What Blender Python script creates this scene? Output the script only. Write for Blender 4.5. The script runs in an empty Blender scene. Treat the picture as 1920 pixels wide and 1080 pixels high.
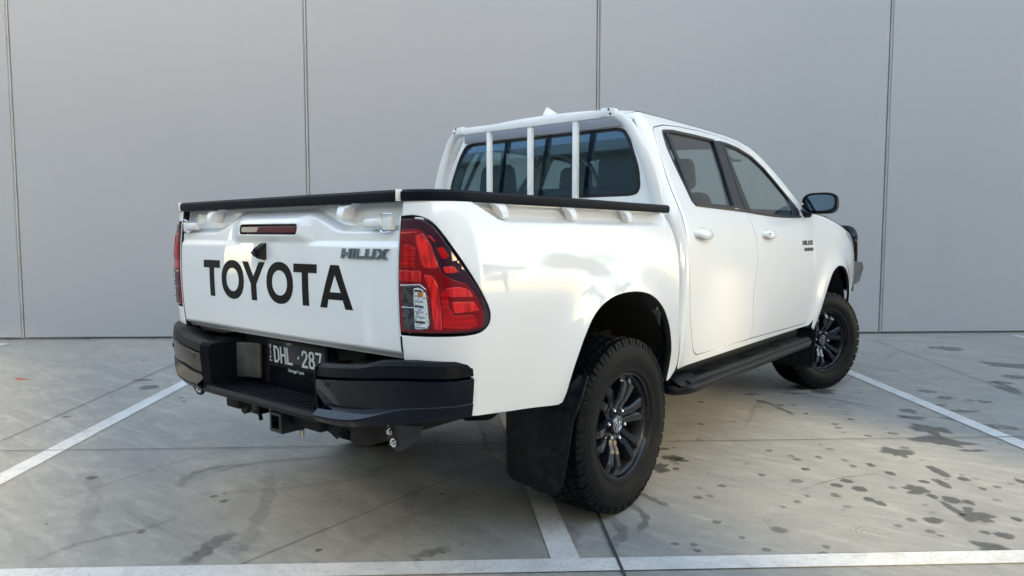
import bpy, bmesh, math, random
import numpy as np
from mathutils import Vector, Matrix
from mathutils.geometry import delaunay_2d_cdt
R = math.radians
rnd = random.Random(7)
sc = bpy.context.scene
COL = sc.collection

# ------------------------------------------------------------------ camera, sky, sun, exposure
cd = bpy.data.cameras.new("camera"); cam = bpy.data.objects.new("camera", cd); COL.objects.link(cam)
cd.sensor_width = 36; cd.lens = 36 * 1317.7 / 1920; cd.clip_end = 600; cd.clip_start = .05
cam.location = (2.3537, -2.5782, 1.1767)
cam.rotation_euler = (R(90 - 4.22), 0, R(39.117))
sc.camera = cam
SUN_EL, SUN_AZ = 16.0, 105.0            # azimuth of the sun, degrees clockwise from +Y
w = bpy.data.worlds.new("World"); sc.world = w; w.use_nodes = True
nt = w.node_tree; bg = nt.nodes['Background']
sky = nt.nodes.new('ShaderNodeTexSky'); sky.sky_type = 'NISHITA'; sky.sun_disc = False
sky.sun_elevation = R(SUN_EL); sky.sun_rotation = R(SUN_AZ); sky.air_density = 1.0; sky.dust_density = 1.0; sky.ozone_density = 1.0
nt.links.new(sky.outputs[0], bg.inputs[0]); bg.inputs[1].default_value = 0.15
sl = bpy.data.lights.new("sun", 'SUN'); sl.energy = 1.7; sl.angle = R(3.2); sl.color = (1, .90, .70)
so = bpy.data.objects.new("sun", sl); COL.objects.link(so)
sd = Vector((math.sin(R(SUN_AZ)) * math.cos(R(SUN_EL)), math.cos(R(SUN_AZ)) * math.cos(R(SUN_EL)), math.sin(R(SUN_EL))))
so.rotation_euler = sd.to_track_quat('Z', 'Y').to_euler(); so.location = sd * 30
vs = sc.view_settings; vs.view_transform = 'Standard'; vs.look = 'None'; vs.gamma = 1; vs.exposure = 2.82
vs.use_white_balance = True; vs.white_balance_temperature = 8300; vs.white_balance_tint = 10

# ------------------------------------------------------------------ materials
def mat(name, col=(.5, .5, .5), rough=.5, metal=0, coat=0, coat_r=.03, ior=1.5, noise=None, bump=None, spec=None, cior=None, stretch=None):
    m = bpy.data.materials.new(name); m.use_nodes = True; n = m.node_tree; b = n.nodes['Principled BSDF']
    if coat and max(col) < .5 and spec is None: spec = 0
    b.inputs['Base Color'].default_value = (*col, 1); b.inputs['Roughness'].default_value = rough
    b.inputs['Metallic'].default_value = metal; b.inputs['Coat Weight'].default_value = coat
    b.inputs['Coat Roughness'].default_value = coat_r; b.inputs['IOR'].default_value = ior
    if cior: b.inputs['Coat IOR'].default_value = cior
    if spec is not None: b.inputs['Specular IOR Level'].default_value = spec
    tc = n.nodes.new('ShaderNodeTexCoord')
    if noise:                                   # (scale, colour2, low, high)
        nz = n.nodes.new('ShaderNodeTexNoise'); nz.inputs['Scale'].default_value = noise[0]; nz.inputs['Detail'].default_value = 6
        src = tc.outputs['Object']
        if stretch: mp = n.nodes.new('ShaderNodeMapping'); mp.inputs['Scale'].default_value = stretch; n.links.new(src, mp.inputs[0]); src = mp.outputs[0]
        n.links.new(src, nz.inputs['Vector'])
        r = n.nodes.new('ShaderNodeMapRange'); r.inputs[1].default_value = noise[2]; r.inputs[2].default_value = noise[3]
        n.links.new(nz.outputs['Fac'], r.inputs[0])
        mx = n.nodes.new('ShaderNodeMix'); mx.data_type = 'RGBA'; mx.inputs[6].default_value = (*col, 1); mx.inputs[7].default_value = (*noise[1], 1)
        n.links.new(r.outputs[0], mx.inputs[0]); n.links.new(mx.outputs[2], b.inputs['Base Color'])
    if bump:                                    # (scale, strength, distance)
        nz = n.nodes.new('ShaderNodeTexNoise'); nz.inputs['Scale'].default_value = bump[0]; nz.inputs['Detail'].default_value = 4
        n.links.new(tc.outputs['Object'], nz.inputs['Vector'])
        bp = n.nodes.new('ShaderNodeBump'); bp.inputs['Strength'].default_value = bump[1]; bp.inputs['Distance'].default_value = bump[2]
        n.links.new(nz.outputs['Fac'], bp.inputs['Height']); n.links.new(bp.outputs[0], b.inputs['Normal'])
    return m
def glass(name, tint, f0=.06, gcol=(1, 1, 1)):
    m = bpy.data.materials.new(name); m.use_nodes = True; n = m.node_tree
    for x in list(n.nodes): n.nodes.remove(x)
    o = n.nodes.new('ShaderNodeOutputMaterial'); mx = n.nodes.new('ShaderNodeMixShader'); t = n.nodes.new('ShaderNodeBsdfTransparent')
    g = n.nodes.new('ShaderNodeBsdfGlossy'); f = n.nodes.new('ShaderNodeLayerWeight'); f.inputs[0].default_value = .5; pw = n.nodes.new('ShaderNodeMath'); pw.operation = 'POWER'; pw.inputs[1].default_value = 4.5; mr = n.nodes.new('ShaderNodeMapRange'); mr.inputs[3].default_value = f0; n.links.new(f.outputs['Facing'], pw.inputs[0]); n.links.new(pw.outputs[0], mr.inputs[0])
    t.inputs[0].default_value = (*tint, 1); g.inputs['Roughness'].default_value = 0.01; g.inputs[0].default_value = (*gcol, 1)
    n.links.new(mr.outputs[0], mx.inputs[0]); n.links.new(t.outputs[0], mx.inputs[1]); n.links.new(g.outputs[0], mx.inputs[2]); n.links.new(mx.outputs[0], o.inputs[0])
    return m
M = dict(
 paint=mat('white paint', (.835, .835, .825), .4, coat=1, coat_r=.008, cior=1.75, ior=1.45, noise=(1.6, (.81, .81, .795), .4, .7)),
 satin=mat('white powder coat', (.78, .78, .765), .3, coat=.3),
 inner=mat('grey white inner panel', (.55, .56, .57), .35, coat=.4),
 blk=mat('black plastic', (.0035, .0045, .007), .40, spec=.15, bump=(700, .15, .002), noise=(9, (.007, .008, .011), .45, .75)),
 rail=mat('black rail plastic', (.003, .005, .010), .50, spec=.12, bump=(500, .12, .002)),
 gloss=mat('gloss black', (.001, .002, .006), .12, coat=.8, coat_r=.008, cior=1.5),
 trim=mat('window trim black', (.009, .011, .014), .3, spec=.25),
 matte=mat('underbody black', (.006, .006, .006), .8),
 rubber=mat('tyre rubber', (.004, .005, .006), .50, spec=.13, bump=(60, .2, .002), noise=(14, (.010, .0095, .009), .45, .8)),
 flap=mat('mudflap rubber', (.004, .006, .008), .40, spec=.18, bump=(16, .6, .008), noise=(22, (.012, .015, .016), .5, .62)),
 rim=mat('gunmetal alloy', (.014, .017, .024), .16, metal=.4, coat=.9, coat_r=.02),
 barrel=mat('dark wheel barrel', (.02, .021, .025), .3, metal=.5),
 chrome=mat('chrome', (.62, .66, .70), .10, metal=1),
 nut=mat('steel nuts', (.55, .56, .58), .22, metal=1),
 steel=mat('dark steel', (.03, .03, .033), .4, metal=.6),
 rusty=mat('zinc steel', (.35, .33, .3), .35, metal=1),
 red=mat('red lens', (.34, .002, .004), .12, coat=1, coat_r=.01, noise=(9, (.56, .006, .008), .42, .58), stretch=(1, 1, 14)),
 redhot=mat('bright red lens', (.88, .010, .008), .12, coat=1, coat_r=.01, noise=(12, (.48, .002, .005), .45, .56), stretch=(1, 12, 1)),
 reddark=mat('dark red lens', (.22, .001, .004), .08, coat=1, coat_r=.01),
 smoke=mat('smoked lens edge', (.036, .004, .014), .05, coat=1, coat_r=.01),
 amber=mat('amber bulb', (.45, .16, .02), .3),
 refl=mat('lens reflector', (.85, .86, .88), .3, metal=.5, noise=(90, (.30, .30, .31), .5, .62)),
 refldark=mat('lens reflector dark', (.13, .13, .135), .25, metal=.7, noise=(70, (.05, .05, .055), .4, .6)),
 brake=mat('third brake lens', (.10, .012, .02), .10, coat=.7, coat_r=.01),
 letter=mat('black decal', (.004, .004, .005), .45, spec=.15),
 seat=mat('seat fabric', (.05, .052, .055), .85, bump=(200, .3, .002)),
 cabin=mat('cabin plastic', (.045, .047, .05), .6),
 liner=mat('headliner', (.42, .42, .40), .9),
 glass=glass('side glass', (.66, .75, .72), .055),
 rglass=glass('rear glass', (.30, .42, .46), .085, (.36, .66, 1.0)),  # blue gloss colour stands in for the reflected sky
 mirror=mat('mirror glass', (.22, .33, .48), .01, metal=1),
 plate=mat('plate black', (.028, .030, .032), .3, coat=.5),
 platech=mat('plate characters', (.62, .63, .63), .4),
 lamp=mat('headlamp', (.5, .52, .55), .1, metal=.6),
 shadegrey=mat('grey panel shade', (.36, .38, .43), .18, coat=1),  # grey puts shade into the panel above the rear window
 gunplate=mat('grey steel bumper plate', (.10, .105, .115), .4, metal=.3),
)

# ------------------------------------------------------------------ object helpers
def link(o, parent=None, label=None, cat=None, group=None, kind=None):
    COL.objects.link(o)
    if parent is not None: o.parent = parent
    if label: o['label'] = label
    if cat: o['category'] = cat
    if group: o['group'] = group
    if kind: o['kind'] = kind
    return o
def empty(name, loc=(0, 0, 0), parent=None, **k):
    o = bpy.data.objects.new(name, None); o.location = loc; o.empty_display_size = .1; return link(o, parent, **k)
def obj(name, V, F, m, parent=None, smooth=True, angle=35, recalc=True, mats=None, **k):
    me = bpy.data.meshes.new(name); me.from_pydata([tuple(map(float, v)) for v in V], [], [tuple(map(int, f)) for f in F])
    if recalc:
        b = bmesh.new(); b.from_mesh(me); bmesh.ops.recalc_face_normals(b, faces=b.faces); b.to_mesh(me); b.free()
    me.materials.append(m)
    if smooth:
        me.shade_smooth(); me.set_sharp_from_angle(angle=R(angle))
    o = bpy.data.objects.new(name, me); return link(o, parent, **k)
class MB:
    """collects shapes that belong to ONE mesh"""
    def __init__(s): s.V = []; s.F = []
    def add(s, V, F):
        k = len(s.V); s.V += [tuple(v) for v in V]; s.F += [tuple(i + k for i in f) for f in F]; return s
    def grid(s, G, cu=False, cv=False, caps=False):
        G = np.asarray(G, float); m, n = G.shape[:2]; F = []
        for i in range(m if cu else m - 1):
            for j in range(n if cv else n - 1):
                F.append((i * n + j, i * n + (j + 1) % n, ((i + 1) % m) * n + (j + 1) % n, ((i + 1) % m) * n + j))
        if caps: F.append(tuple(range(n))); F.append(tuple((m - 1) * n + j for j in range(n)))
        return s.add(G.reshape(-1, 3), F)
    def box(s, c, d, bev=0, rot=None, seg=2, taper=None):
        b = bmesh.new(); bmesh.ops.create_cube(b, size=1)
        for v in b.verts:
            v.co = Vector((v.co.x * d[0], v.co.y * d[1], v.co.z * d[2]))
            if taper and v.co.z > 0: v.co.x *= taper[0]; v.co.y *= taper[1]
        if bev: bmesh.ops.bevel(b, geom=b.edges[:], offset=bev, segments=seg, profile=.5, affect='EDGES')
        if rot is not None: bmesh.ops.transform(b, matrix=rot, verts=b.verts)
        b.verts.index_update()
        s.add([Vector(c) + v.co for v in b.verts], [[v.index for v in f.verts] for f in b.faces]); b.free(); return s
    def tube(s, P, r, n=12, sq=1.0, up=(0, 0, 1), caps=True):
        P = [Vector(p) for p in P]; rows = []; rr = r if hasattr(r, '__len__') else [r] * len(P)
        side0 = None
        for i, p in enumerate(P):
            t = (P[min(i + 1, len(P) - 1)] - P[max(i - 1, 0)]).normalized(); u = Vector(up)
            a = t.cross(u)
            if a.length < 1e-3: a = t.cross(Vector((1, 0, 0)))
            a.normalize(); b = a.cross(t).normalized()
            if side0 is not None and a.dot(side0) < 0: a = -a; b = -b
            side0 = a
            rows.append([p + a * math.cos(2 * math.pi * k / n) * rr[i] + b * math.sin(2 * math.pi * k / n) * rr[i] * sq for k in range(n)])
        return s.grid(rows, cv=True, caps=caps)
    def sweep(s, P, sec, up=(0, 0, 1), closed=False, caps=True):
        """sec: list of (side, up) offsets"""
        P = [Vector(p) for p in P]; rows = []; n = len(P)
        for i, p in enumerate(P):
            t = (P[(i + 1) % n if closed else min(i + 1, n - 1)] - P[(i - 1) % n if closed else max(i - 1, 0)]).normalized()
            a = t.cross(Vector(up)).normalized(); b = a.cross(t)
            rows.append([p + a * q[0] + b * q[1] for q in sec])
        return s.grid(rows, cu=closed, cv=True, caps=caps and not closed)
    def lathe(s, prof, n=64, axis='x'):
        """prof: (axial, radius), closed profile swept round x"""
        G = [[(a, r * math.cos(2 * math.pi * k / n), r * math.sin(2 * math.pi * k / n)) for a, r in prof] for k in range(n)]
        return s.grid(G, cu=True)
    def mk(s, name, m, parent=None, **k): return obj(name, s.V, s.F, m, parent, **k)

def catmull(P, n=8, closed=False):
    P = [np.array(p, float) for p in P]; m = len(P); out = []
    for i in range(m if closed else m - 1):
        p1, p2 = P[i], P[(i + 1) % m]
        p0 = P[(i - 1) % m] if closed or i > 0 else 2 * p1 - p2
        p3 = P[(i + 2) % m] if closed or i < m - 2 else 2 * p2 - p1
        for k in range(n):
            t = k / n
            out.append(.5 * (2 * p1 + (p2 - p0) * t + (2 * p0 - 5 * p1 + 4 * p2 - p3) * t * t + (3 * p1 - p0 - 3 * p2 + p3) * t ** 3))
    if not closed: out.append(P[-1])
    return out
def fillet(P, r, n=5, closed=True):
    P = [np.array(p, float) for p in P]; m = len(P); out = []
    for i in range(m):
        if not closed and i in (0, m - 1): out.append(P[i]); continue
        a, b, c = P[i - 1], P[i], P[(i + 1) % m]; rr = r[i] if hasattr(r, '__len__') else r
        la, lc = np.linalg.norm(a - b), np.linalg.norm(c - b); d = min(rr, la * .48, lc * .48)
        if d < 1e-4: out.append(b); continue
        s, e = b + (a - b) / la * d, b + (c - b) / lc * d
        for k in range(n + 1):
            t = k / n; out.append(s * (1 - t) ** 2 + 2 * b * t * (1 - t) + e * t * t)
    return out
def resample(P, step):
    P = np.array(P); out = []
    for i in range(len(P)):
        a, b = P[i], P[(i + 1) % len(P)]; L = np.linalg.norm(b - a)
        if L < 1e-5: continue
        k = max(1, int(math.ceil(L / step)))
        for j in range(k): out.append(a + (b - a) * j / k)
    P = np.array(out); keep = [0]
    for i in range(1, len(P)):
        if np.linalg.norm(P[i] - P[keep[-1]]) > step * .12: keep.append(i)
    return P[keep]
def area(P): x, y = P[:, 0], P[:, 1]; return .5 * np.sum(x * np.roll(y, -1) - np.roll(x, -1) * y)
def inset(P, d):                                   # P counter-clockwise; d > 0 shrinks
    e = np.roll(P, -1, 0) - P; e /= np.linalg.norm(e, axis=1)[:, None] + 1e-12; n = np.stack([-e[:, 1], e[:, 0]], 1)
    v = n + np.roll(n, 1, 0); v /= np.linalg.norm(v, axis=1)[:, None] + 1e-12
    c = np.clip((v * n).sum(1), .6, 1)
    return P + v * (d / c)[:, None]
def inside(Q, P):
    r = np.zeros(len(Q), bool); x, y = Q[:, 0], Q[:, 1]
    for i in range(len(P)):
        (x0, y0), (x1, y1) = P[i - 1], P[i]
        c = ((y0 > y) != (y1 > y)); r ^= c & (x < (x1 - x0) * (y - y0) / ((y1 - y0) + 1e-15) + x0)
    return r
def nrm(S, P, sg, h=1e-3):
    a = S(P + [h, 0]) - S(P - [h, 0]); b = S(P + [0, h]) - S(P - [0, h]); n = np.cross(a, b) * sg
    return n / (np.linalg.norm(n, axis=1)[:, None] + 1e-12)
def sheet(name, poly, S, m, parent, holes=(), step=.03, gap=.0035, r=.0025, depth=.022, sg=1, lift=0., mirror=None, dark=False, **k):
    """body panel: outline in surface parameters, holes, rolled edge and return flange; mirror = parent for the other side's copy"""
    loops = []
    for q, P in enumerate([poly] + list(holes)):
        P = resample(P, step * .6)
        if (area(P) < 0): P = P[::-1]
        s = 1 if q == 0 else -1
        loops.append((inset(P, s * (gap + r)), inset(P, s * gap)))
    B = [l[0] for l in loops]; lo, hi = B[0].min(0), B[0].max(0)
    gx, gy = np.meshgrid(np.arange(lo[0], hi[0], step), np.arange(lo[1], hi[1], step)); gx[1::2] += step / 2
    G = np.stack([gx.ravel(), gy.ravel()], 1); ok = inside(G, B[0])
    for h in B[1:]: ok &= ~inside(G, h)
    G = G[ok]; allb = np.concatenate(B)
    if len(G): G = G[np.array([((allb - g) ** 2).sum(1).min() for g in G]) > (step * .45) ** 2]
    pts = np.concatenate([allb, G]); E = []; o = 0
    for b in B: E += [(o + i, o + (i + 1) % len(b)) for i in range(len(b))]; o += len(b)
    vo, _, fo, *_ = delaunay_2d_cdt([Vector(p) for p in pts], E, [], 0, 1e-6)
    P2 = np.array([tuple(v) for v in vo]); F = []
    T = np.array([f for f in fo if len(f) == 3]); cen = P2[T].mean(1); ok = inside(cen, B[0])
    for h in B[1:]: ok &= ~inside(cen, h)
    T = T[ok]
    N = nrm(S, P2, sg); V = S(P2) + N * lift
    VV = [V]; NN = [N]; FF = []; FL = set()
    a = P2[T]; ar = np.cross(V[T[:, 1]] - V[T[:, 0]], V[T[:, 2]] - V[T[:, 0]]); flip = (ar * N[T[:, 0]]).sum(1) < 0
    for t, f in zip(T, flip): FF.append(tuple(t[::-1]) if f else tuple(t))
    n0 = len(P2)
    for (b0, b1) in loops:
        idx = [int(np.argmin(((P2 - p) ** 2).sum(1))) for p in b0]; n = len(b0)
        N1 = nrm(S, b1, sg); S1 = S(b1) + N1 * lift; S0 = S(b0) + N1 * lift
        out = S1 - S0; out /= np.linalg.norm(out, axis=1)[:, None] + 1e-9
        r1 = S1 - N1 * r; r2 = S1 - N1 * depth
        m1 = N1 + out; m1 /= np.linalg.norm(m1, axis=1)[:, None]
        VV += [r1, r2]; NN += [m1, out]
        for i in range(n):
            j = (i + 1) % n
            FF.append((idx[i], idx[j], n0 + j, n0 + i)); FL.add(len(FF)); FF.append((n0 + i, n0 + j, n0 + n + j, n0 + n + i))
        n0 += 2 * n
    V = np.concatenate(VV); N = np.concatenate(NN)
    res = []
    for sx, par in ((1, parent), (-1, mirror)):
        if par is None: continue
        v = V * [sx, 1, 1]; nn = N * [sx, 1, 1]; F2 = []; MI = []
        for fi, f in enumerate(FF):
            if len(set(f)) < 3: continue
            a, b, c = v[f[0]], v[f[1]], v[f[2]]; q = np.cross(b - a, c - a)
            if np.dot(q, nn[f[0]] + nn[f[1]] + nn[f[2]]) < 0: f = f[::-1]
            F2.append(tuple(int(x) for x in f)); MI.append(1 if fi in FL and dark else 0)
        me = bpy.data.meshes.new(name); me.from_pydata([tuple(p) for p in v], [], F2); me.materials.append(m); me.shade_smooth()
        if dark: me.materials.append(M['matte']); me.polygons.foreach_set('material_index', MI)  # flange faces blackened, putting the shade of the panel gaps into colour
        me.normals_split_custom_set_from_vertices([tuple(x) for x in nn])
        res.append(link(bpy.data.objects.new(name, me), par, **k))
    return res if mirror is not None else res[0]
def sm(x): x = np.clip(x, 0, 1); return x * x * (3 - 2 * x)

# ------------------------------------------------------------------ body surfaces (x right, y forward, z up; rear axle at y = 0)
def spline(xs, ys):
    xs = np.array(xs, float); ys = np.array(ys, float); n = len(xs); h = np.diff(xs); A = np.zeros((n, n)); b = np.zeros(n); A[0, 0] = A[-1, -1] = 1
    for i in range(1, n - 1):
        A[i, i - 1] = h[i - 1]; A[i, i] = 2 * (h[i - 1] + h[i]); A[i, i + 1] = h[i]; b[i] = 6 * ((ys[i + 1] - ys[i]) / h[i] - (ys[i] - ys[i - 1]) / h[i - 1])
    Mm = np.linalg.solve(A, b)
    def f(x):
        x = np.clip(np.asarray(x, float), xs[0], xs[-1]); i = np.clip(np.searchsorted(xs, x) - 1, 0, n - 2)
        a = xs[i + 1] - x; c = x - xs[i]; hh = h[i]
        return Mm[i] * a ** 3 / (6 * hh) + Mm[i + 1] * c ** 3 / (6 * hh) + (ys[i] / hh - Mm[i] * hh / 6) * a + (ys[i + 1] / hh - Mm[i + 1] * hh / 6) * c
    return f
cabp = spline([.40, .55, .68, .80, .95, 1.08, 1.18, 1.27, 1.33, 1.40, 1.50, 1.62, 1.72, 1.78, 1.81], [.850, .872, .890, .899, .902, .896, .884, .862, .838, .803, .755, .697, .645, .605, .575])
tubp = spline([.40, .55, .68, .80, .95, 1.08, 1.18, 1.25, 1.32], [.850, .870, .890, .903, .908, .900, .880, .856, .822])
def flare(y, z):
    o = 0
    for wy in (-.04, 3.12):
        r = np.hypot(y - wy, z - .46); o = o + .024 * np.exp(-((r - .475) / .10) ** 2) * np.clip((z - .35) / .3, 0, 1)
    return o
def S_tub0(P):
    P = np.asarray(P, float); u, z = P[..., 0], P[..., 1]; u0 = -.94; ry = .17; L = .283; rx = tubp(z) - .706
    t = np.maximum(u0 - u, 0); th = np.minimum(t / L, 1) * np.pi / 2
    x = tubp(z) + flare(np.maximum(u, u0), z) - rx * (1 - np.cos(th)) - np.maximum(t - L, 0)
    y = np.where(u > u0, u, u0 - ry * np.sin(th) + .018 * ((z - 1.02) / .25) ** 2 * np.sin(th))
    return np.stack([x, y, z], -1)
def S_tub(P):
    X = S_tub0(P); P = np.asarray(P, float); u, z = P[..., 0], P[..., 1]
    zl = 1.222 + .075 * (1 - sm((u + .965) / .20))          # lower edge of the recess under the rail
    d = .046 * sm((z - zl + .002) / .022) * sm((u + .95) / .05) * (1 - sm((u - .32) / .05))
    X[..., 0] -= d
    return X
def Yr(z): return .50 + .107 * (z - 1.3)
def S_cab(P):
    P = np.asarray(P, float); u, z = P[..., 0], P[..., 1]; rx, ry = .11, .065; L = .14; u0 = Yr(z) + ry
    t = np.maximum(u0 - u, 0); th = np.minimum(t / L, 1) * np.pi / 2; nose = np.clip(u - 3.1, 0, 2)
    x = cabp(z) + flare(np.maximum(u, u0), z) - .10 * nose ** 2 - rx * (1 - np.cos(th)) - np.maximum(t - L, 0)
    y = np.where(u > u0, u, u0 - ry * np.sin(th))
    return np.stack([x, y, z], -1)
def S_gate(P):                                             # params (x, z)
    P = np.asarray(P, float); x, z = P[..., 0], P[..., 1]
    y = -1.116 + .018 * ((z - 1.02) / .25) ** 2 + .006 * (x / .69) ** 2
    line = 1.186 + .058 * (1 - sm((np.abs(x) - .21) / .22))
    y = y + .028 * sm((z - line) / .030)                    # recess under the cap
    y = y - .018 * (1 - sm((np.abs(x) - .19 - .5 * np.clip(1.215 - z, -.05, .0)) / .075 - np.clip((1.18 - z) * 9, 0, .5))) * sm((z - 1.150) / .035) * (1 - sm((z - 1.228) / .030))
    y = y + .007 * sm((z - 1.140) / .020) * sm((np.abs(x) - .20) / .09)
    y = y + .020 * sm((.815 - z) / .03)
    return np.stack([x, y, z], -1)
mir = lambda P: [(-a, b) for a, b in P]

# ================================================================== THE UTE
ute = empty('pickup_truck', (0, 0, 0), label='white dual cab ute with black rear bumper and ladder rack, parked before the grey wall', cat='ute')

# ---- tub sides
arch = catmull([(-.478, .562), (-.462, .60), (-.452, .662), (-.420, .741), (-.382, .809), (-.327, .874), (-.253, .917), (-.155, .942), (-.019, .946), (.115, .924), (.217, .870), (.285, .796), (.330, .720), (.360, .646), (.377, .571), (.382, .50)], 4)
lamp_out = catmull([(-1.2225, 1.236), (-1.169, 1.238), (-1.124, 1.229), (-1.085, 1.201), (-1.031, 1.123), (-.992, 1.064), (-.944, .997), (-.916, .952), (-.908, .924), (-.916, .900), (-.945, .882), (-.999, .874), (-1.088, .872), (-1.2225, .870)], 5)
tub_poly = ([np.array(p) for p in [(-1.2245, 1.292), (-1.2245, .790), (-1.21, .765), (-.995, .755), (-.984, .607), (-.759, .582), (-.505, .557)]] + arch +
            fillet([(.382, .50), (.40, .50), (.465, .56), (.448, .66), (.432, .80), (.432, 1.0), (.430, 1.15), (.412, 1.225), (.375, 1.292)], .05, closed=False)[1:])
sheet('tub_side_panel', tub_poly, S_tub, M['paint'], ute, holes=[lamp_out], step=.012, mirror=ute, depth=.03, dark=True)
# ---- tail lamps
def pin(P, d):
    P = resample(P, .012); P = P[::-1] if area(P) < 0 else P; return inset(P, d)
for side in (1, -1):
    S_l = (lambda P: S_tub0(P)) if side == 1 else (lambda P: S_tub0(P) * [-1, 1, 1])
    kw = dict(step=.014, r=.003, sg=side, gap=.0)
    tl = sheet('tail_light', pin(lamp_out, .0035), S_l, M['smoke'], ute, lift=.004, depth=.03, step=.018, r=.004, sg=side)
    z = dict(step=.012, gap=0, r=.0012, depth=.004, sg=side)
    body = catmull([(-1.217, 1.196), (-1.165, 1.198), (-1.128, 1.186), (-1.105, 1.14), (-1.082, 1.07), (-1.05, 1.045), (-1.01, 1.03), (-.98, 1.0), (-.955, .955), (-.945, .92), (-.952, .897), (-1.0, .888), (-1.09, .884), (-1.217, .882)], 4)
    sheet('red_lens', body, S_l, M['reddark'], tl, lift=.005, **z)
    def piece(nm, P, mt, lift=.0065, rr=.006): sheet(nm, fillet(P, rr, 3), S_l, mt, tl, lift=lift, **z)
    piece('red_lens', [(-1.216, 1.072), (-1.216, 1.040), (-1.142, 1.038), (-1.142, 1.07)], M['redhot'])
    piece('red_lens', [(-1.213, 1.188), (-1.213, 1.183), (-1.15, 1.186), (-1.15, 1.190)], M['redhot'], rr=.001)
    piece('red_lens', [(-1.205, 1.150), (-1.21, 1.080), (-1.165, 1.080), (-1.158, 1.140), (-1.18, 1.150)], M['red'])
    piece('red_lens', [(-1.158, 1.176), (-1.135, 1.186), (-1.110, 1.150), (-1.090, 1.082), (-1.108, 1.078), (-1.132, 1.082), (-1.142, 1.10)], M['redhot'], .0075)
    piece('red_lens', [(-1.092, 1.140), (-1.072, 1.143), (-1.055, 1.112), (-1.078, 1.106)], M['red'])
    piece('red_lens', [(-1.120, 1.180), (-1.105, 1.176), (-1.094, 1.158), (-1.102, 1.160)], M['red'])
    piece('red_lens', [(-1.078, 1.083), (-1.045, 1.085), (-1.028, 1.066), (-1.072, 1.064)], M['redhot'])
    piece('red_lens', [(-1.135, 1.060), (-1.108, 1.056), (-1.092, 1.020), (-1.088, .960), (-1.085, .892), (-1.11, .892), (-1.117, 1.01)], M['redhot'])
    piece('red_lens', [(-1.086, 1.010), (-1.082, .898), (-1.0, .892), (-.972, .903), (-.985, .935), (-1.05, .935), (-1.066, .96), (-1.066, 1.01)], M['red'])
    piece('red_lens', [(-1.074, 1.018), (-1.062, .992), (-.985, .990), (-1.0, 1.012), (-1.03, 1.022)], M['redhot'])
    piece('red_lens', [(-1.056, .977), (-.985, .976), (-.966, .948), (-1.048, .942)], M['redhot'])
    clear = [(-1.210, 1.022), (-1.150, 1.026), (-1.130, 1.011), (-1.122, .987), (-1.117, .905), (-1.127, .889), (-1.205, .888)]
    piece('clear_lens', clear, M['refldark'], .0065, .01)
    piece('reflector', [(-1.166, 1.018), (-1.146, 1.020), (-1.133, 1.008), (-1.127, .985), (-1.122, .908), (-1.130, .894), (-1.166, .892)], M['refl'], .0078, .006)
    for zz in range(8): piece('reflector_rib', [(-1.164, 1.015 - zz * .016), (-1.140 + .001 * zz, 1.013 - zz * .016), (-1.139 + .001 * zz, 1.006 - zz * .016), (-1.164, 1.008 - zz * .016)], M['chrome'] if zz % 3 else M['refldark'], .0090, .002)
    piece('amber_bulb', [(-1.152, 1.008), (-1.137, 1.006), (-1.137, .992), (-1.152, .992)], M['amber'], .0100, .005)
    piece('lens_divider', [(-1.209, .960), (-1.125, .958), (-1.125, .9555), (-1.209, .9575)], M['chrome'], .0088, .0005)
    piece('lens_edge', [(-1.211, 1.027), (-1.146, 1.031), (-1.127, 1.015), (-1.1265, 1.012), (-1.147, 1.0265), (-1.211, 1.0225)], M['chrome'], .0088, .0008)

# ---- tailgate
gate_poly = fillet([(-.702, 1.292), (-.702, .80), (-.690, .783), (.690, .783), (.702, .80), (.702, 1.292)], .006)
lamp3 = fillet([(-.188, 1.219), (-.190, 1.186), (.183, 1.184), (.186, 1.217)], .013)
gate = sheet('tailgate', gate_poly, S_gate, M['paint'], ute, holes=[lamp3], step=.0075, sg=1, depth=.03, gap=.003, dark=True)
sheet('third_brake_light', pin(lamp3, .001), lambda P: S_gate(P), M['brake'], gate, sg=1, step=.015, lift=-.003, r=.003, depth=.015)
# lettering
def text_poly(name, polys, S, m, parent, lift=.0012, depth=.0015, **k):
    b = MB()
    for outer, hole in polys:
        P = resample(outer, .02); P = P[::-1] if area(P) < 0 else P; L = [P]
        if hole is not None: H = resample(hole, .02); L.append(H if area(H) < 0 else H[::-1])
        pts = np.concatenate(L); E = []; o = 0
        for l in L: E += [(o + i, o + (i + 1) % len(l)) for i in range(len(l))]; o += len(l)
        vo, _, fo, *_ = delaunay_2d_cdt([Vector(p) for p in pts], E, [], 0, 1e-6); Q = np.array([tuple(v) for v in vo])
        T = np.array([f for f in fo if len(f) == 3]); c = Q[T].mean(1); ok = inside(c, L[0])
        if hole is not None: ok &= ~inside(c, L[1])
        N = nrm(S, Q, 1); top = S(Q) + N * lift; bot = S(Q) + N * (lift - depth); n = len(Q); F = []
        for t in T[ok]: F.append(tuple(t)); F.append(tuple(t[::-1] + n))
        for l in L:
            idx = [int(np.argmin(((Q - p) ** 2).sum(1))) for p in l]
            for i in range(len(idx)): F.append((idx[i], idx[(i + 1) % len(idx)], idx[(i + 1) % len(idx)] + n, idx[i] + n))
        b.add(np.concatenate([top, bot]), F)
    return b.mk(name, m, parent, smooth=False, **k)
def ell(cx, cz, a, b, n=36, p=2.0): return [(cx + a * abs(math.cos(t)) ** (2 / p) * math.copysign(1, math.cos(t)), cz + b * abs(math.sin(t)) ** (2 / p) * math.copysign(1, math.sin(t))) for t in [2 * math.pi * i / n for i in range(n)]]
z0, z1 = .931, 1.079
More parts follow.
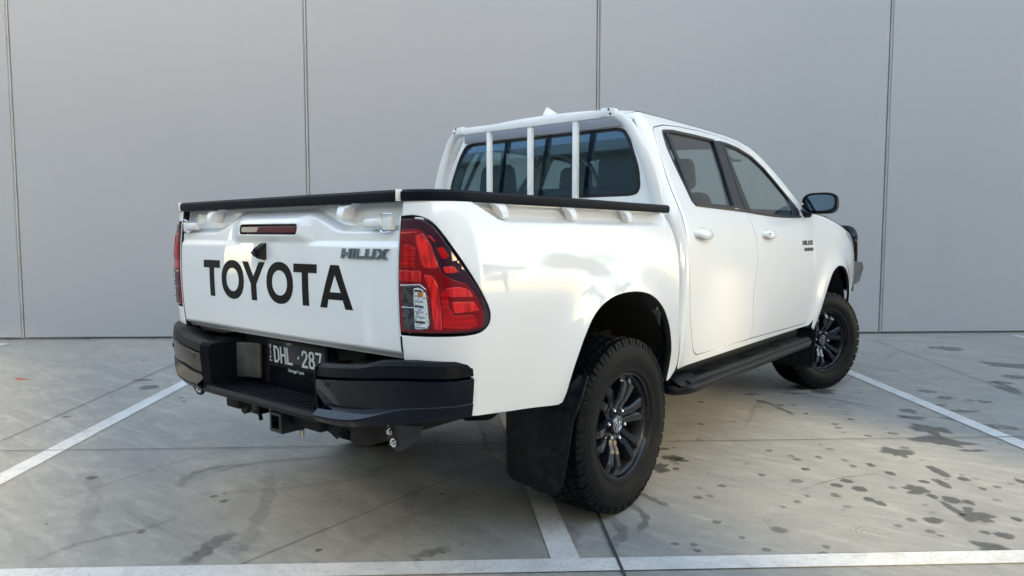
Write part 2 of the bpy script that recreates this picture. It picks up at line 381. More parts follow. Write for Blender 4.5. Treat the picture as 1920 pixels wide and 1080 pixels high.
def Tt(a, b, s=.037): c = (a + b) / 2; return ([(a, z1), (a, z1 - .031), (c - s / 2, z1 - .031), (c - s / 2, z0), (c + s / 2, z0), (c + s / 2, z1 - .031), (b, z1 - .031), (b, z1)], None)
def Oo(a, b): c = (a + b) / 2; return (ell(c, (z0 + z1) / 2, (b - a) / 2, .0775, p=2.15), ell(c, (z0 + z1) / 2, (b - a) / 2 - .036, .0775 - .031, p=2.1))
def Yy(a, b, s=.037): c = (a + b) / 2; return ([(a, z1), (c - s / 2, .993), (c - s / 2, z0), (c + s / 2, z0), (c + s / 2, .993), (b, z1), (b - .041, z1), (c, 1.022), (a + .041, z1)], None)
Aa = ([(.304, z0), (.366, z1), (.412, z1), (.482, z0), (.442, z0), (.430, .961), (.352, .961), (.342, z0)], [(.361, .986), (.421, .986), (.390, 1.047)])
for nm, pl in (('letter', Tt(-.497, -.365)), ('letter', Oo(-.352, -.184)), ('letter', Yy(-.193, -.034)), ('letter', Oo(-.023, .147)), ('letter', Tt(.152, .290)), ('letter', Aa)):
    text_poly(nm, [pl], S_gate, M['letter'], gate)
# chrome model badge
def slant(P, x, w, z, h): return [(x + a * w + .12 * h * (b) * 1.6, z + b * h) for a, b in P]
def badge(parent, S, x, z, h, wd, gapx, mt, name, lift=.004):
    s = .26; H = [[(0, 0), (0, 1), (s, 1), (s, .62), (1 - s, .62), (1 - s, 1), (1, 1), (1, 0), (1 - s, 0), (1 - s, .36), (s, .36), (s, 0)]]
    I = [[(0, 0), (0, 1), (.9, 1), (.9, 0)]]; L = [[(0, 0), (0, 1), (s, 1), (s, .28), (1, .28), (1, 0)]]
    U = [[(0, 0), (0, 1), (s, 1), (s, .28), (1 - s, .28), (1 - s, 1), (1, 1), (1, 0)]]
    Xx = [[(0, 0), (.34, .5), (0, 1), (.32, 1), (.5, .72), (.68, 1), (1, 1), (.66, .5), (1, 0), (.68, 0), (.5, .28), (.32, 0)]]
    o = []
    for G, f in ((H, 1), (I, .32), (L, .85), (U, 1), (Xx, 1.15)):
        for g in G: o.append((slant(g, x, wd * f, z, h), None))
        x += wd * f + gapx
    return text_poly(name, o, S, mt, parent, lift=lift, depth=lift + .001)
badge(gate, S_gate, .428, 1.103, .033, .048, .0055, mat('badge chrome', (.25, .31, .37), .12, metal=1), 'model_badge', .007)
# rear camera: a faceted pod
cm = MB(); cx, cz = -.052, 1.118
cm.add([(cx - .028, -1.112, cz - .004), (cx - .012, -1.112, cz + .032), (cx + .026, -1.112, cz + .034), (cx + .030, -1.112, cz - .028), (cx + .014, -1.112, cz - .032),
        (cx - .020, -1.150, cz - .004), (cx + .002, -1.150, cz + .012), (cx + .020, -1.146, cz + .010), (cx + .020, -1.142, cz - .022), (cx + .008, -1.142, cz - .024)],
       [(0, 1, 6, 5), (1, 2, 7, 6), (2, 3, 8, 7), (3, 4, 9, 8), (4, 0, 5, 9), (5, 6, 7, 8, 9)])
cmo = cm.mk('rear_camera', M['blk'], gate, smooth=False)
MB().lathe([(0, .001), (.003, .009), (0, .011)], 16).mk('camera_lens', M['gloss'], cmo).matrix_local = Matrix.Translation((cx, -1.147, cz - .008)) @ Matrix.Rotation(R(-90), 4, 'Z') @ Matrix.Rotation(R(15), 4, 'Y')
# latches and locating hooks under the gate cap
for s in (1, -1):
    lt = MB().box((s * .590, -1.109, 1.218), (.085, .022, .030), .008, seg=3).box((s * .650, -1.100, 1.217), (.046, .020, .044), .005).mk('latch_handle', M['satin'], gate)
    MB().tube([(s * .67, -1.10, 1.245), (s * .645, -1.118, 1.247), (s * .625, -1.112, 1.240)], .0035, 6).mk('latch_wire', M['chrome'], lt); MB().tube([(s * .67, -1.10, 1.190), (s * .64, -1.115, 1.187), (s * .62, -1.108, 1.196)], .0035, 6).mk('latch_wire', M['chrome'], lt)
for x in (-.43, .43): 
    MB().grid([[(x + a * wd, -1.070 - o, zz) for a in (-1, 1)] + [(x + a * wd, -1.05 - o * .3, zz) for a in (1, -1)] for zz, wd, o in ((1.285, .034, .02), (1.268, .020, .044), (1.248, .015, .052), (1.232, .013, .050))], cv=True, caps=True).mk('tie_hook', M['satin'], gate)
# gate inner skin and top cap
MB().box((0, -1.045, 1.035), (1.36, .012, .49)).mk('inner_panel', M['inner'], gate)
capsec = [(-.030, -.018), (-.034, -.006), (-.033, .010), (-.024, .018), (.028, .018), (.036, .008), (.036, -.018)]
MB().sweep([(x, -1.080 + .006 * (x / .69) ** 2, 1.303) for x in np.linspace(-.698, .698, 24)], [(-q[0], q[1]) for q in capsec]).mk('top_cap', M['rail'], gate)
for s in (1, -1): MB().box((s * .7005, -1.078, 1.303), (.004, .070, .037), .001).mk('cap_end', M['satin'], gate)
# ---- side rail caps, hooks
for s in (1, -1):
    P = []
    for u in np.linspace(-1.2225, .445, 60):
        p = S_tub0(np.array([u, 1.30])); P.append(Vector((p[0] * s, p[1], 1.303)))
    Q = []
    for i, p in enumerate(P):
        t = (P[min(i + 1, 59)] - P[max(i - 1, 0)]).normalized(); n = t.cross(Vector((0, 0, 1))) * s
        Q.append(p - n * .022)
    rl = MB().sweep(Q, [(-q[0] * -s, q[1]) for q in [(.030, -.018), (.034, -.006), (.033, .010), (.024, .018), (-.034, .018), (-.040, .008), (-.040, -.018)]]).mk('side_rail_cap', M['rail'], ute)
    # ledge under the rail
    MB().sweep([S_tub0(np.array([u, 1.285])) * [s, 1, 1] - np.array([s * .055, 0, 0]) for u in np.linspace(-.93, .40, 20)], [(-.03, -.004), (-.03, .004), (.04, .004), (.04, -.004)]).mk('rail_flange', M['paint'], ute)
    for y in (-.775, -.365, .055):
        x = .852
        MB().grid([[(s * (x - .010 + o), y + a * wd + sh, zz) for a in (-1, 1)] + [(s * (x - .034), y + a * wd * .8 + sh, zz) for a in (1, -1)] for zz, wd, o, sh in ((1.288, .034, -.008, -.012), (1.272, .022, .006, 0), (1.252, .016, .012, .006), (1.238, .014, .010, .010), (1.232, .009, .004, .011))], cv=True, caps=True).mk('tie_hook', M['satin'], rl)
# ---- tub interior and cab-side tub wall
tb = MB()
tb.box((0, -.30, .97), (1.50, 1.52, .02)).box((0, .405, 1.06), (1.62, .02, .46), .005)
for s in (1, -1): tb.box((s * .765, -.32, 1.13), (.012, 1.46, .32)).box((s * .63, 0, 1.03), (.24, .95, .10), .04)
tb.mk('tub_liner', M['inner'], ute)

# ---- cab side with the door opening
door_rear = [(.700, 1.738), (.655, 1.728), (.622, 1.700), (.588, 1.624), (.560, 1.531), (.540, 1.449), (.528, 1.342), (.528, 1.267), (.530, 1.194), (.534, 1.075), (.544, .905), (.565, .775), (.600, .683), (.640, .612), (.690, .583)]
door_rear = [(y + .012, z) for y, z in door_rear]
split = [(1.519, 1.783), (1.475, 1.62), (1.425, 1.48), (1.395, 1.36), (1.408, 1.301), (1.440, 1.228), (1.460, 1.154), (1.466, 1.09), (1.448, 1.002), (1.412, .903), (1.405, .798), (1.432, .693), (1.440, .62), (1.425, .583)]
door_front = [(2.40, .572), (2.48, .580), (2.530, .630), (2.548, .714), (2.540, .902), (2.532, 1.065), (2.520, 1.176), (2.490, 1.271), (2.465, 1.320)]
door_top = [(2.443, 1.359), (2.400, 1.413), (2.275, 1.513), (2.155, 1.611), (2.032, 1.690), (1.884, 1.744), (1.714, 1.775), (1.519, 1.783)]
top2 = [(1.27, 1.783), (1.002, 1.773), (.80, 1.757)]
cr, cs, cf, ct = catmull(door_rear, 3), catmull(split, 3), catmull(door_front, 3), catmull(door_top, 3)
rdoor = cr + catmull([(1.0, .578)], 1) + cs[::-1] + [np.array(p) for p in top2]
fdoor = cs + cf + [np.array(p) for p in door_top[:-1]]
opening = cr + [np.array((1.425, .583))] + cf + [np.array(p) for p in door_top] + [np.array(p) for p in top2]
cab_out = [(.47, .545), (.47, .70), (.445, .85), (.435, 1.10)] + [(Yr(z) - .075, z) for z in (1.2, 1.35, 1.5, 1.65, 1.76)] + [(Yr(1.79) - .075, 1.788), (.575, 1.800), (.62, 1.803), (.85, 1.806), (1.3, 1.808), (1.667, 1.806), (1.842, 1.790), (2.003, 1.757), (2.137, 1.698), (2.266, 1.612), (2.390, 1.513), (2.50, 1.410), (2.56, 1.345)] + [(2.50, 1.325)] + [(2.53, 1.271), (2.565, 1.176), (2.575, 1.065), (2.582, .9), (2.585, .70), (2.60, .59), (2.55, .550), (1.5, .550), (.50, .545)]
cab_out = fillet(cab_out, .02)
win_r = fillet([(.729, 1.700), (.755, 1.722), (.875, 1.736), (1.114, 1.742), (1.425, 1.745), (1.33, 1.50), (1.262, 1.332), (.735, 1.334), (.715, 1.352), (.715, 1.42), (.700, 1.53), (.698, 1.62)], .018)
win_f = fillet([(1.548, 1.745), (1.65, 1.742), (1.773, 1.730), (1.946, 1.695), (2.082, 1.628), (2.197, 1.540), (2.292, 1.462), (2.385, 1.383), (2.405, 1.350), (2.380, 1.318), (2.094, 1.300), (1.861, 1.304), (1.49, 1.318), (1.475, 1.33), (1.505, 1.55)], .016)
sheet('cab_side_panel', cab_out, S_cab, M['paint'], ute, holes=[opening], step=.028, mirror=ute, gap=.001, dark=True)
rds = sheet('rear_door', rdoor, S_cab, M['paint'], ute, holes=[win_r], step=.026, mirror=ute, dark=True)
fds = sheet('front_door', fdoor, S_cab, M['paint'], ute, holes=[win_f], step=.026, mirror=ute, dark=True)
# window trims, panes
def frame(name, P, wd, m, par, mirpar, lift=.001, **k):
    P = resample(P, .03); P = P[::-1] if area(P) < 0 else P
    sheet(name, inset(P, -.003), S_cab, m, par, holes=[inset(P, wd)], step=.02, mirror=mirpar, gap=0, lift=lift, depth=.02, **k)
frame('window_trim', win_r, .013, M['trim'], rds[0], rds[1]); frame('window_trim', win_f, .013, M['trim'], fds[0], fds[1])
for D, W in ((rds, win_r), (fds, win_f)): sheet('window_pane', pin(W, .006), S_cab, M['glass'], D[0], step=.05, mirror=D[1], gap=0, lift=-.012, depth=.004)
sheet('pillar_trim', fillet([(1.405, 1.742), (1.518, 1.748), (1.470, 1.60), (1.418, 1.46), (1.390, 1.36), (1.400, 1.318), (1.245, 1.332), (1.31, 1.50)], .004), S_cab, M['trim'], rds[0], mirror=rds[1], step=.02, lift=.0022, depth=.01)
sheet('pillar_trim', fillet([(1.523, 1.748), (1.565, 1.748), (1.512, 1.55), (1.480, 1.315), (1.412, 1.318), (1.400, 1.36), (1.428, 1.46), (1.478, 1.60)], .004), S_cab, M['trim'], fds[0], mirror=fds[1], step=.02, lift=.0022, depth=.01)
sheet('quarter_divider', [(.790, 1.738), (.826, 1.740), (.800, 1.55), (.765, 1.334), (.738, 1.334), (.768, 1.55)], S_cab, M['trim'], rds[0], mirror=rds[1], step=.02, gap=0, lift=-.004, depth=.01)
sheet('mirror_triangle', fillet([(2.31, 1.452), (2.385, 1.383), (2.405, 1.350), (2.380, 1.318), (2.23, 1.308), (2.28, 1.36)], .008), S_cab, M['trim'], fds[0], mirror=fds[1], step=.02, gap=0, lift=.0016, depth=.01)
sheet('pillar_seal', [(1.5145, 1.748), (1.5265, 1.748), (1.484, 1.60), (1.432, 1.46), (1.404, 1.36), (1.410, 1.318), (1.402, 1.318), (1.387, 1.36), (1.412, 1.46), (1.468, 1.60)], S_cab, M['matte'], rds[0], mirror=rds[1], step=.03, lift=.0008, gap=0, r=.0005, depth=.004)
# belt mouldings
for D, (a, b, za, zb) in ((rds, (.735, 1.40, 1.332, 1.318)), (fds, (1.41, 2.39, 1.318, 1.309))):
    for s, d in ((1, D[0]), (-1, D[1])):
        MB().sweep([S_cab(np.array([u, za + (zb - za) * (u - a) / (b - a) - (.012 * math.sin(math.pi * (u - a) / (b - a)) if a > 1 else 0)])) * [s, 1, 1] for u in np.linspace(a, b, 20)], [(-.004, -.007), (-.004, .007), (.004, .007), (.005, -.007)]).mk('belt_moulding', M['trim'], d)
# dark seals, raised almost flush to fill the shut lines with painted shade
def seal(pts, m=M['matte'], wd=.012, dep=.0035):
    pts = np.array(pts)
    for s in (1, -1):
        b = MB(); t = np.gradient(pts, axis=0); t /= np.linalg.norm(t, axis=1)[:, None] + 1e-9; n = np.stack([-t[:, 1], t[:, 0]], 1)
        rows = []
        for q, nn in zip(pts, n):
            o = np.array([S_cab(q + nn * wd), S_cab(q - nn * wd)]); o[:, 0] -= dep; rows.append(o * [s, 1, 1])
        b.grid(rows).mk('door_seal', m, ute)
seal(cr); seal(cs[:-1]); seal(cf); seal([(.69, .583), (1.0, .58), (1.4, .58), (1.9, .578), (2.40, .572)]); seal(np.array(catmull(door_top + top2 + [(.70, 1.738)], 3)))
seal([(.442, .57), (.450, .66), (.434, .80), (.434, 1.0), (.432, 1.15), (.415, 1.24)], wd=.03, dep=.02)
# door handles
def handle(y, par, s, key):
    def p(u, z, o): q = S_cab(np.array([u, z])); return (s * (q[0] + o), q[1], q[2])
    rows = []
    for i in range(13):
        t = i / 12; u = y - .098 + .196 * t; o = .006 + .034 * math.sin(math.pi * t) ** .55; h = .012 + .010 * math.sin(math.pi * min(1, t * 1.2)) ** .6 + (.004 if t > .2 else 0)
        zc = 1.190 - .006 * t
        rows.append([p(u, zc + h * math.sin(a), o - .012 * (1 - math.cos(a))) for a in [2 * math.pi * k / 12 for k in range(12)]])
    MB().grid(rows, cv=True, caps=True).mk('door_handle', M['paint'], par)
    MB().grid([[p(y + .01 + .055 * r_ * math.cos(a), 1.187 + .036 * r_ * math.sin(a), .0015 + .001 * (1 - r_)) for a in [2 * math.pi * k / 24 for k in range(24)]] for r_ in (1, .9, .7, .5, .3, .05)], cv=True).mk('handle_recess', M['inner'], par)
    if key:
        q = p(y - .055, 1.190, .034); o = MB().lathe([(0, .001), (.003, .005), (0, .0065)], 12).mk('key_lock', M['steel'], par); o.location = q
for i, s in enumerate((1, -1)): handle(.730, rds[i], s, False); handle(1.655, fds[i], s, True)
# door badges
for i, s in enumerate((1, -1)):
    f = lambda P, s=s: (S_cab(np.stack([2.30 + (P[..., 0] if s > 0 else .225 - P[..., 0]), P[..., 1]], -1)) * [s, 1, 1])
    badge(fds[i], f, 0, 1.117, .030, .046, .006, M['steel'], 'model_badge', .003)
    o = []
    for k in range(5): o.append((slant([(0, 0), (0, 1), (.8, 1), (.8, .6), (.35, .5), (.8, .35), (.8, 0)] if k % 2 else [(0, 0), (0, 1), (.75, 1), (.75, 0)], .03 + k * .040, .036, 1.076, .022), None))
    text_poly('grade_badge', o, f, M['steel'], fds[i], lift=.003, depth=.003)

# ---- cab rear wall, rear window, roof, windscreen
def S_back(P): P = np.asarray(P, float); x, z = P[..., 0], P[..., 1]; return np.stack([x, Yr(z) + .02 * (np.abs(x) / .7) ** 3 * 0 + .0 * x, z], -1)
hb = [(cabp(z) - .11, z) for z in (.70, .95, 1.2, 1.35, 1.5, 1.62, 1.72, 1.786)]
back = [(x + .012, z) for x, z in hb] + [(-x - .012, z) for x, z in hb[::-1]]
rw = fillet([(.640, 1.385), (.652, 1.42), (.640, 1.50), (.612, 1.58), (.580, 1.66), (.545, 1.712), (.50, 1.724), (-.50, 1.724), (-.545, 1.712), (-.580, 1.66), (-.612, 1.58), (-.640, 1.50), (-.652, 1.42), (-.640, 1.385), (-.60, 1.375), (.60, 1.375)], .02)
cabback = sheet('cab_rear_panel', back, S_back, M['paint'], ute, holes=[rw], step=.05, sg=1, gap=-.001)
rwo = sheet('rear_window', pin(rw, .003), S_back, M['rglass'], ute, step=.05, sg=1, lift=.002, r=.001, depth=.004)
P = resample(rw, .03); P = P[::-1] if area(P) < 0 else P
sheet('window_seal', inset(P, .001), S_back, M['trim'], rwo, holes=[inset(P, .020)], step=.02, sg=1, lift=.0035, gap=0, depth=.006)
for x in (-.245, .245): MB().box((x, Yr(1.55) + .006, 1.55), (.034, .012, .345), .003, rot=Matrix.Rotation(R(-6.1), 3, 'X').to_4x4()).mk('window_mullion', M['trim'], rwo)
for x in (-.02,): MB().box((x, Yr(1.55) + .008, 1.55), (.022, .010, .345), .003, rot=Matrix.Rotation(R(-6.1), 3, 'X').to_4x4()).mk('window_mullion', M['trim'], rwo)
MB().sweep([(x, Yr(1.75) - .010, 1.752) for x in np.linspace(-.535, .535, 12)], [(-.012, -.026), (-.016, 0), (-.008, .024), (.012, .024), (.012, -.026)]).mk('shaded_strip', M['shadegrey'], cabback)  # strip over the white cab panel, its grey stands for shade
# roof
xs = np.linspace(-1, 1, 41); rows = []
def roofedge(u):
    pts = [(.50, 1.800), (.585, 1.803), (.85, 1.806), (1.3, 1.808), (1.667, 1.806), (1.842, 1.790), (2.003, 1.757)]
    return np.interp(u, [p[0] for p in pts], [p[1] for p in pts])
for u in list(np.linspace(Yr(1.79) - .001, .64, 12)) + list(np.linspace(.68, 1.95, 28)):
    ze = roofedge(max(u, .585)) - .016 * (1 - sm((u - .53) / .08)); yb = Yr(1.79); cc = 1 - min(1, max(0, (yb + .065 - u) / .065)); q = S_cab(np.array([.70, ze]))[0] - .11 * (1 - math.sqrt(max(0, 1 - (1 - cc) ** 2))) + .001; r_ = []
    k = sm((u - .50) / .14)
    for x in xs:
        zz = ze + .042 * (1 - abs(x) ** 2.6) * (1 - .5 * sm((u - 1.6) / .5)); r_.append((x * q, u + .03 * (1 - abs(x) ** 4) * sm((u - 1.3) / .6), zz - .030 * (1 - k) ** 2 * (1 - abs(x) ** 6)))
    rows.append(r_)
MB().grid(rows).mk('roof', M['paint'], ute, angle=60)
# roof fin antenna
rows = []
for t in np.linspace(0, 1, 9):
    y = .66 + .19 * t; hgt = .062 * (1 - t) ** .55 + .003; wd = .020 * (1 - t * .6)
    rows.append([(-.045 + wd * c, y + .020 * (zz / .05), 1.838 + zz) for c, zz in ((-1, 0), (-.7, hgt * .6), (-.25, hgt), (.25, hgt), (.7, hgt * .6), (1, 0))])
MB().grid(rows, cv=True, caps=True).mk('roof_antenna', M['paint'], ute)
# windscreen + black border
ap = [(1.95, 1.770), (2.137, 1.690), (2.266, 1.604), (2.390, 1.505), (2.56, 1.345)]
wr = []
for (u, z) in catmull(ap, 4):
    q = S_cab(np.array([u, z]))[0] + .004; wr.append([(x * q, u + .12 * (1 - abs(x) ** 2.2) * (1 + .6 * (1.77 - z)), z + .03 * (1 - abs(x) ** 2)) for x in np.linspace(-1, 1, 21)])
MB().grid(wr).mk('windscreen', M['glass'], ute, angle=60)
# ---- fenders, bonnet, nose
farch = [(2.66, .50), (2.70, .60), (2.76, .72), (2.84, .83), (2.93, .905), (3.05, .945), (3.15, .950), (3.28, .932), (3.40, .88), (3.50, .80), (3.56, .70), (3.60, .62)]
fend = [np.array(p) for p in [(2.60, .53)]] + catmull(farch, 4) + [np.array(p) for p in [(3.66, .62), (3.80, .70), (3.93, .80), (3.95, .95), (3.90, 1.06), (3.80, 1.15), (3.70, 1.188), (3.59, 1.212), (3.41, 1.248), (3.228, 1.284), (3.04, 1.314), (2.90, 1.330), (2.56, 1.345), (2.50, 1.325), (2.53, 1.271), (2.565, 1.176), (2.575, 1.065), (2.582, .9), (2.585, .70)]]
sheet('front_fender', fend, S_cab, M['paint'], ute, mirror=ute, step=.03, gap=.003, dark=True)
seal([(2.50, 1.325), (2.53, 1.271), (2.565, 1.176), (2.575, 1.065), (2.582, .9), (2.585, .70), (2.60, .54)])
rows = []
for u, z in catmull([(2.56, 1.346), (2.90, 1.332), (3.04, 1.316), (3.228, 1.286), (3.41, 1.250), (3.59, 1.214), (3.70, 1.190), (3.80, 1.15), (3.86, 1.08)], 4):
    q = S_cab(np.array([u, z - .004]))[0] - .002; rows.append([(x * q, u + .16 * (1 - abs(x) ** 2), z + (.040 - .028 * sm((u - 2.6) / .7)) * (1 - abs(x) ** 2.5)) for x in np.linspace(-1, 1, 25)])
MB().grid(rows).mk('bonnet', M['paint'], ute, angle=60)
for s in (1, -1):
    MB().grid([[(s * (S_cab(np.array([u, z]))[0] + .004), u, z) for z in (za, (za + zb) / 2, zb)] for u, za, zb in ((3.50, 1.200, 1.214), (3.62, 1.160, 1.192), (3.74, 1.11, 1.160), (3.84, 1.03, 1.09))]).mk('headlight', M['lamp'], ute)
MB().box((0, 3.98, .98), (1.30, .10, .32), .04).mk('grille', M['blk'], ute)
MB().box((0, 3.86, .80), (1.45, .10, .60), .04).mk('front_panel', M['matte'], ute)
# steel bull bar
bb = MB()
bb.sweep([(x, 4.06 - .10 * abs(x / .8) ** 3, .83) for x in np.linspace(-.80, .80, 17)], [(-.05, -.13), (.05, -.11), (.06, .11), (.0, .13), (-.05, .13)])
bbo = bb.mk('bull_bar', M['blk'], ute)
path = [(-.812, 4.01, .93), (-.812, 4.01, 1.10), (-.802, 4.02, 1.19), (-.76, 4.05, 1.235), (-.68, 4.10, 1.245), (-.45, 4.20, 1.245), (0, 4.24, 1.245), (.45, 4.20, 1.245), (.68, 4.10, 1.245), (.76, 4.05, 1.235), (.802, 4.02, 1.19), (.812, 4.01, 1.10), (.812, 4.01, .93)]
MB().tube(catmull(path, 5), .028, 14, up=(0, 1, .01)).mk('bar_hoop', M['gloss'], bbo)
for s in (1, -1):
    MB().add([(s * .80, 3.93, .965), (s * .885, 3.99, .955), (s * .885, 4.03, .90), (s * .87, 3.98, .79), (s * .80, 3.90, .735), (s * .70, 4.10, .965), (s * .70, 4.12, .76)],
             [(0, 1, 2, 3, 4), (0, 5, 2, 1), (5, 6, 3, 2), (6, 4, 3), (0, 4, 6, 5)]).mk('bumper_wing', M['gunplate'], bbo, smooth=False)
# ---- door mirrors
for i, s in enumerate((1, -1)):
    mp = empty('door_mirror', (s * .84, 2.46, 1.37), ute)
    rows = []
    for t, sx_, sz_ in ((0, .96, .94), (.15, 1.0, 1.0), (.35, .97, .97), (.6, .82, .80), (.85, .5, .5), (1, .15, .15)):
        rows.append([(s * (.112 + .108 * sx_ * ca), -.02 + .125 * t, .018 + .062 * sz_ * sa + .010 * ca * 0) for ca, sa in [(abs(math.cos(a)) ** .6 * math.copysign(1, math.cos(a)), abs(math.sin(a)) ** .7 * math.copysign(1, math.sin(a))) for a in [2 * math.pi * k / 28 for k in range(28)]]])
    rows.insert(0, [(p[0] * .93 + s * .112 * .07, p[1] + .006, (p[2] - .018) * .90 + .018) for p in rows[0]])
    MB().grid(rows, cv=True, caps=True).mk('mirror_housing', M['gloss'], mp)
    g = MB().add([(s * (.112 + .085 * ca), 0, .021 + .044 * sa) for ca, sa in [(abs(math.cos(a)) ** .6 * math.copysign(1, math.cos(a)), abs(math.sin(a)) ** .7 * math.copysign(1, math.sin(a))) for a in [2 * math.pi * k / 28 for k in range(28)]]], [tuple(range(28))])
    g = g.mk('mirror_glass', M['mirror'], mp, smooth=False); g.location = (0, -.0165, 0)
    MB().box((s * .0, .02, -.035), (.12, .055, .045), .014, seg=3).mk('mirror_arm', M['trim'], mp)
    mp.scale = (1.1, 1.1, 1.22); mp.location = (s * .825, 2.46, 1.376)
    if s > 0: mp.rotation_euler = (R(-4), 0, R(4))
    else: mp.rotation_euler = (R(-4), 0, R(-4))

# ---- ladder rack behind the cab
rack = empty('ladder_rack', (0, .47, 1.25), ute)
hp = [(.765, .50, 1.12), (.758, .50, 1.30), (.735, .498, 1.42), (.690, .491, 1.55), (.628, .481, 1.68), (.590, .474, 1.735), (.545, .466, 1.767), (.49, .460, 1.778)]
for s in (1, -1):
    HP = catmull(hp, 6); rw_ = []
    for i, p in enumerate(HP):
        t = HP[min(i + 1, len(HP) - 1)] - HP[max(i - 1, 0)]; t /= np.linalg.norm(t); sd_ = np.cross(t, [0, 1, 0]); sd_ /= np.linalg.norm(sd_); up_ = np.cross(sd_, t); k_ = .029 - .008 * sm((p[2] - 1.55) / .2)
        rw_.append([((p[0] + sd_[0] * a * k_ + up_[0] * b * .019) * s, p[1] + sd_[1] * a * k_ + up_[1] * b * .019 - .47, p[2] + sd_[2] * a * k_ + up_[2] * b * .019 - 1.25) for a, b in ((-1, -.5), (-.6, -1), (.6, -1), (1, -.5), (1, .5), (.6, 1), (-.6, 1), (-1, .5))])
    MB().grid(rw_, cv=True, caps=True).mk('hoop_leg', M['satin'], rack, angle=50)
MB().box((0, -.012, .530), (1.0, .034, .040), .006).mk('top_rail', M['satin'], rack)
for x in (-.28, .012, .305): MB().box((x, -.010, .28), (.030, .024, .49), .004).mk('upright_bar', M['satin'], rack)
for s in (1, -1):
    b_ = MB().box((s * .505, -.016, .533), (.080, .044, .044), .008, rot=Matrix.Rotation(R(s * 5), 3, 'Y').to_4x4()).mk('corner_bracket', M['satin'], rack)
    for dx, dz in ((.015, -.006), (.005, .016)):
        o = MB().lathe([(0, .0005), (.004, .004), (0, .006)], 10).mk('bolt', M['steel'], b_); o.location = (s * .510 + s * dx, -.039, .530 + dz); o.rotation_euler = (0, 0, R(-90))

# ---- rear step bumper
bump = empty('rear_bumper', (0, -1.05, .65), ute)
def bpath(s):
    P = catmull([(.385, -1.190), (.52, -1.182), (.66, -1.158), (.77, -1.120), (.838, -1.078), (.878, -1.030), (.893, -.975)], 4); return resample_open(P, .03, s)
def resample_open(P, step, s):
    out = []
    for a, b in zip(P[:-1], P[1:]):
        k = max(1, int(np.linalg.norm(b - a) / step))
        for j in range(k): out.append(a + (b - a) * j / k)
    out.append(P[-1]); return [np.array((s * p[0], p[1])) for p in out]
def btop(x): return .752 + .030 * sm((abs(x) - .35) / .45)
def bbot(x): return .548 + .055 * sm((abs(x) - .45) / .48)
for s in (1, -1):
    P = bpath(s); rows_p, rows_g = [], []
    for i, p in enumerate(P):
        t = P[min(i + 1, len(P) - 1)] - P[max(i - 1, 0)]; t = t / np.linalg.norm(t); n = np.array((t[1], -t[0])) * s; T, B = btop(p[0]), bbot(p[0]); x = abs(p[0])
        step = .012 * sm((x - .60) / .05)
        def q(off, z): return (p[0] + n[0] * off, p[1] + n[1] * off + 1.05, z - .65)
        H = .040
        rows_p.append([q(-.10, T - .012 + step), q(-.03, T + step), q(-.010, T + step - .003), q(.0, T - .010 + step * .6), q(.004, T - H), q(-.02, T - H - .004)])
        hh = T - H - .006 - B; m0 = T - H - .006; fc = 1 - sm((x - .56) / .20)
        rows_g.append([q(-.02, m0), q(.001, m0), q(.007, m0 - .004), q(.007, m0 - hh * .06), q(.005, m0 - hh * .30), q(.000 - .010 * fc, m0 - hh * .56), q(-.001 - .011 * fc, m0 - hh * .60), q(.002 + .020 * fc, m0 - hh * (.62 + .15 * fc)), q(.002 + .021 * fc, m0 - hh * (.64 + .17 * fc)), q(-.006 + .012 * fc, m0 - hh * .93), q(-.024, B + .004), q(-.045, B), q(-.10, B + .01)])
    MB().grid(rows_p, caps=False).mk('bumper_pad', M['blk'], bump, angle=30)
    MB().grid(rows_g).mk('bumper_corner', M['gloss'], bump, angle=28)
    # parking sensors
    for x_, y_, z_ in ((.445, -1.192, .690), (.735, -1.140, .700)):
        o = MB().lathe([(0, .001), (.003, .009), (.0, .012)], 20).mk('parking_sensor', M['blk'], bump); o.location = (s * x_, y_ + 1.05, z_ - .65); o.rotation_euler = (0, 0, R(-90 + s * (3 if x_ < .6 else 16)))
    # inner cheek of the tower
    ch = [(-1.185, .752), (-1.196, .742), (-1.199, .70), (-1.192, .62), (-1.185, .556), (-1.15, .548), (-1.04, .560), (-1.04, .748)]
    b = MB(); n_ = len(ch)
    b.add([(s * .386, y + 1.05, z - .65) for y, z in ch] + [(s * .352, y + 1.05 + (.02 if y < -1.1 else 0), z - .65 - .006) for y, z in ch], [tuple(range(n_)), tuple(n_ + i for i in range(n_))] + [(i, (i + 1) % n_, n_ + (i + 1) % n_, n_ + i) for i in range(n_)])
    b.mk('step_cheek', M['blk'], bump, angle=25)
    MB().box((s * .60, .05, .045), (.46, .12, .09), .01).mk('bumper_filler', M['matte'], bump)
# step tread and recess wall
st = MB().grid([[(x, y + 1.05, z - .65) for y, z in ((-.98, .585), (-1.00, .577), (-1.15, .577), (-1.172, .586), (-1.188, .582), (-1.195, .568), (-1.190, .552), (-1.13, .540), (-.98, .540))] for x in np.linspace(-.384, .384, 20)], cv=True, caps=True)
for k in range(5): st.box((0, -1.14 + 1.05 + k * .026, .5785 - .65), (.60, .010, .006), .002)
sto = st.mk('step_tread', M['blk'], bump, angle=30)
MB().box((0, .070, .0), (.80, .03, .26), .01).mk('recess_wall', M['matte'], bump)
MB().box((.03, .045, .012), (.42, .030, .17), .008).mk('plate_backing', M['blk'], bump)
MB().box((-.300, .018, .018), (.120, .02, .145), .006, rot=Matrix.Rotation(R(20), 3, 'Z').to_4x4()).mk('recess_reflector', mat('mottled grey panel', (.10, .095, .085), .35, noise=(14, (.05, .05, .05), .4, .7)), bump)  # slanted grey panel with random darker mottling
for s in (1, -1): MB().tube([(s * .155, .02, .095), (s * .155, .055, .105)], .012, 10).mk('plate_lamp', M['blk'], bump)
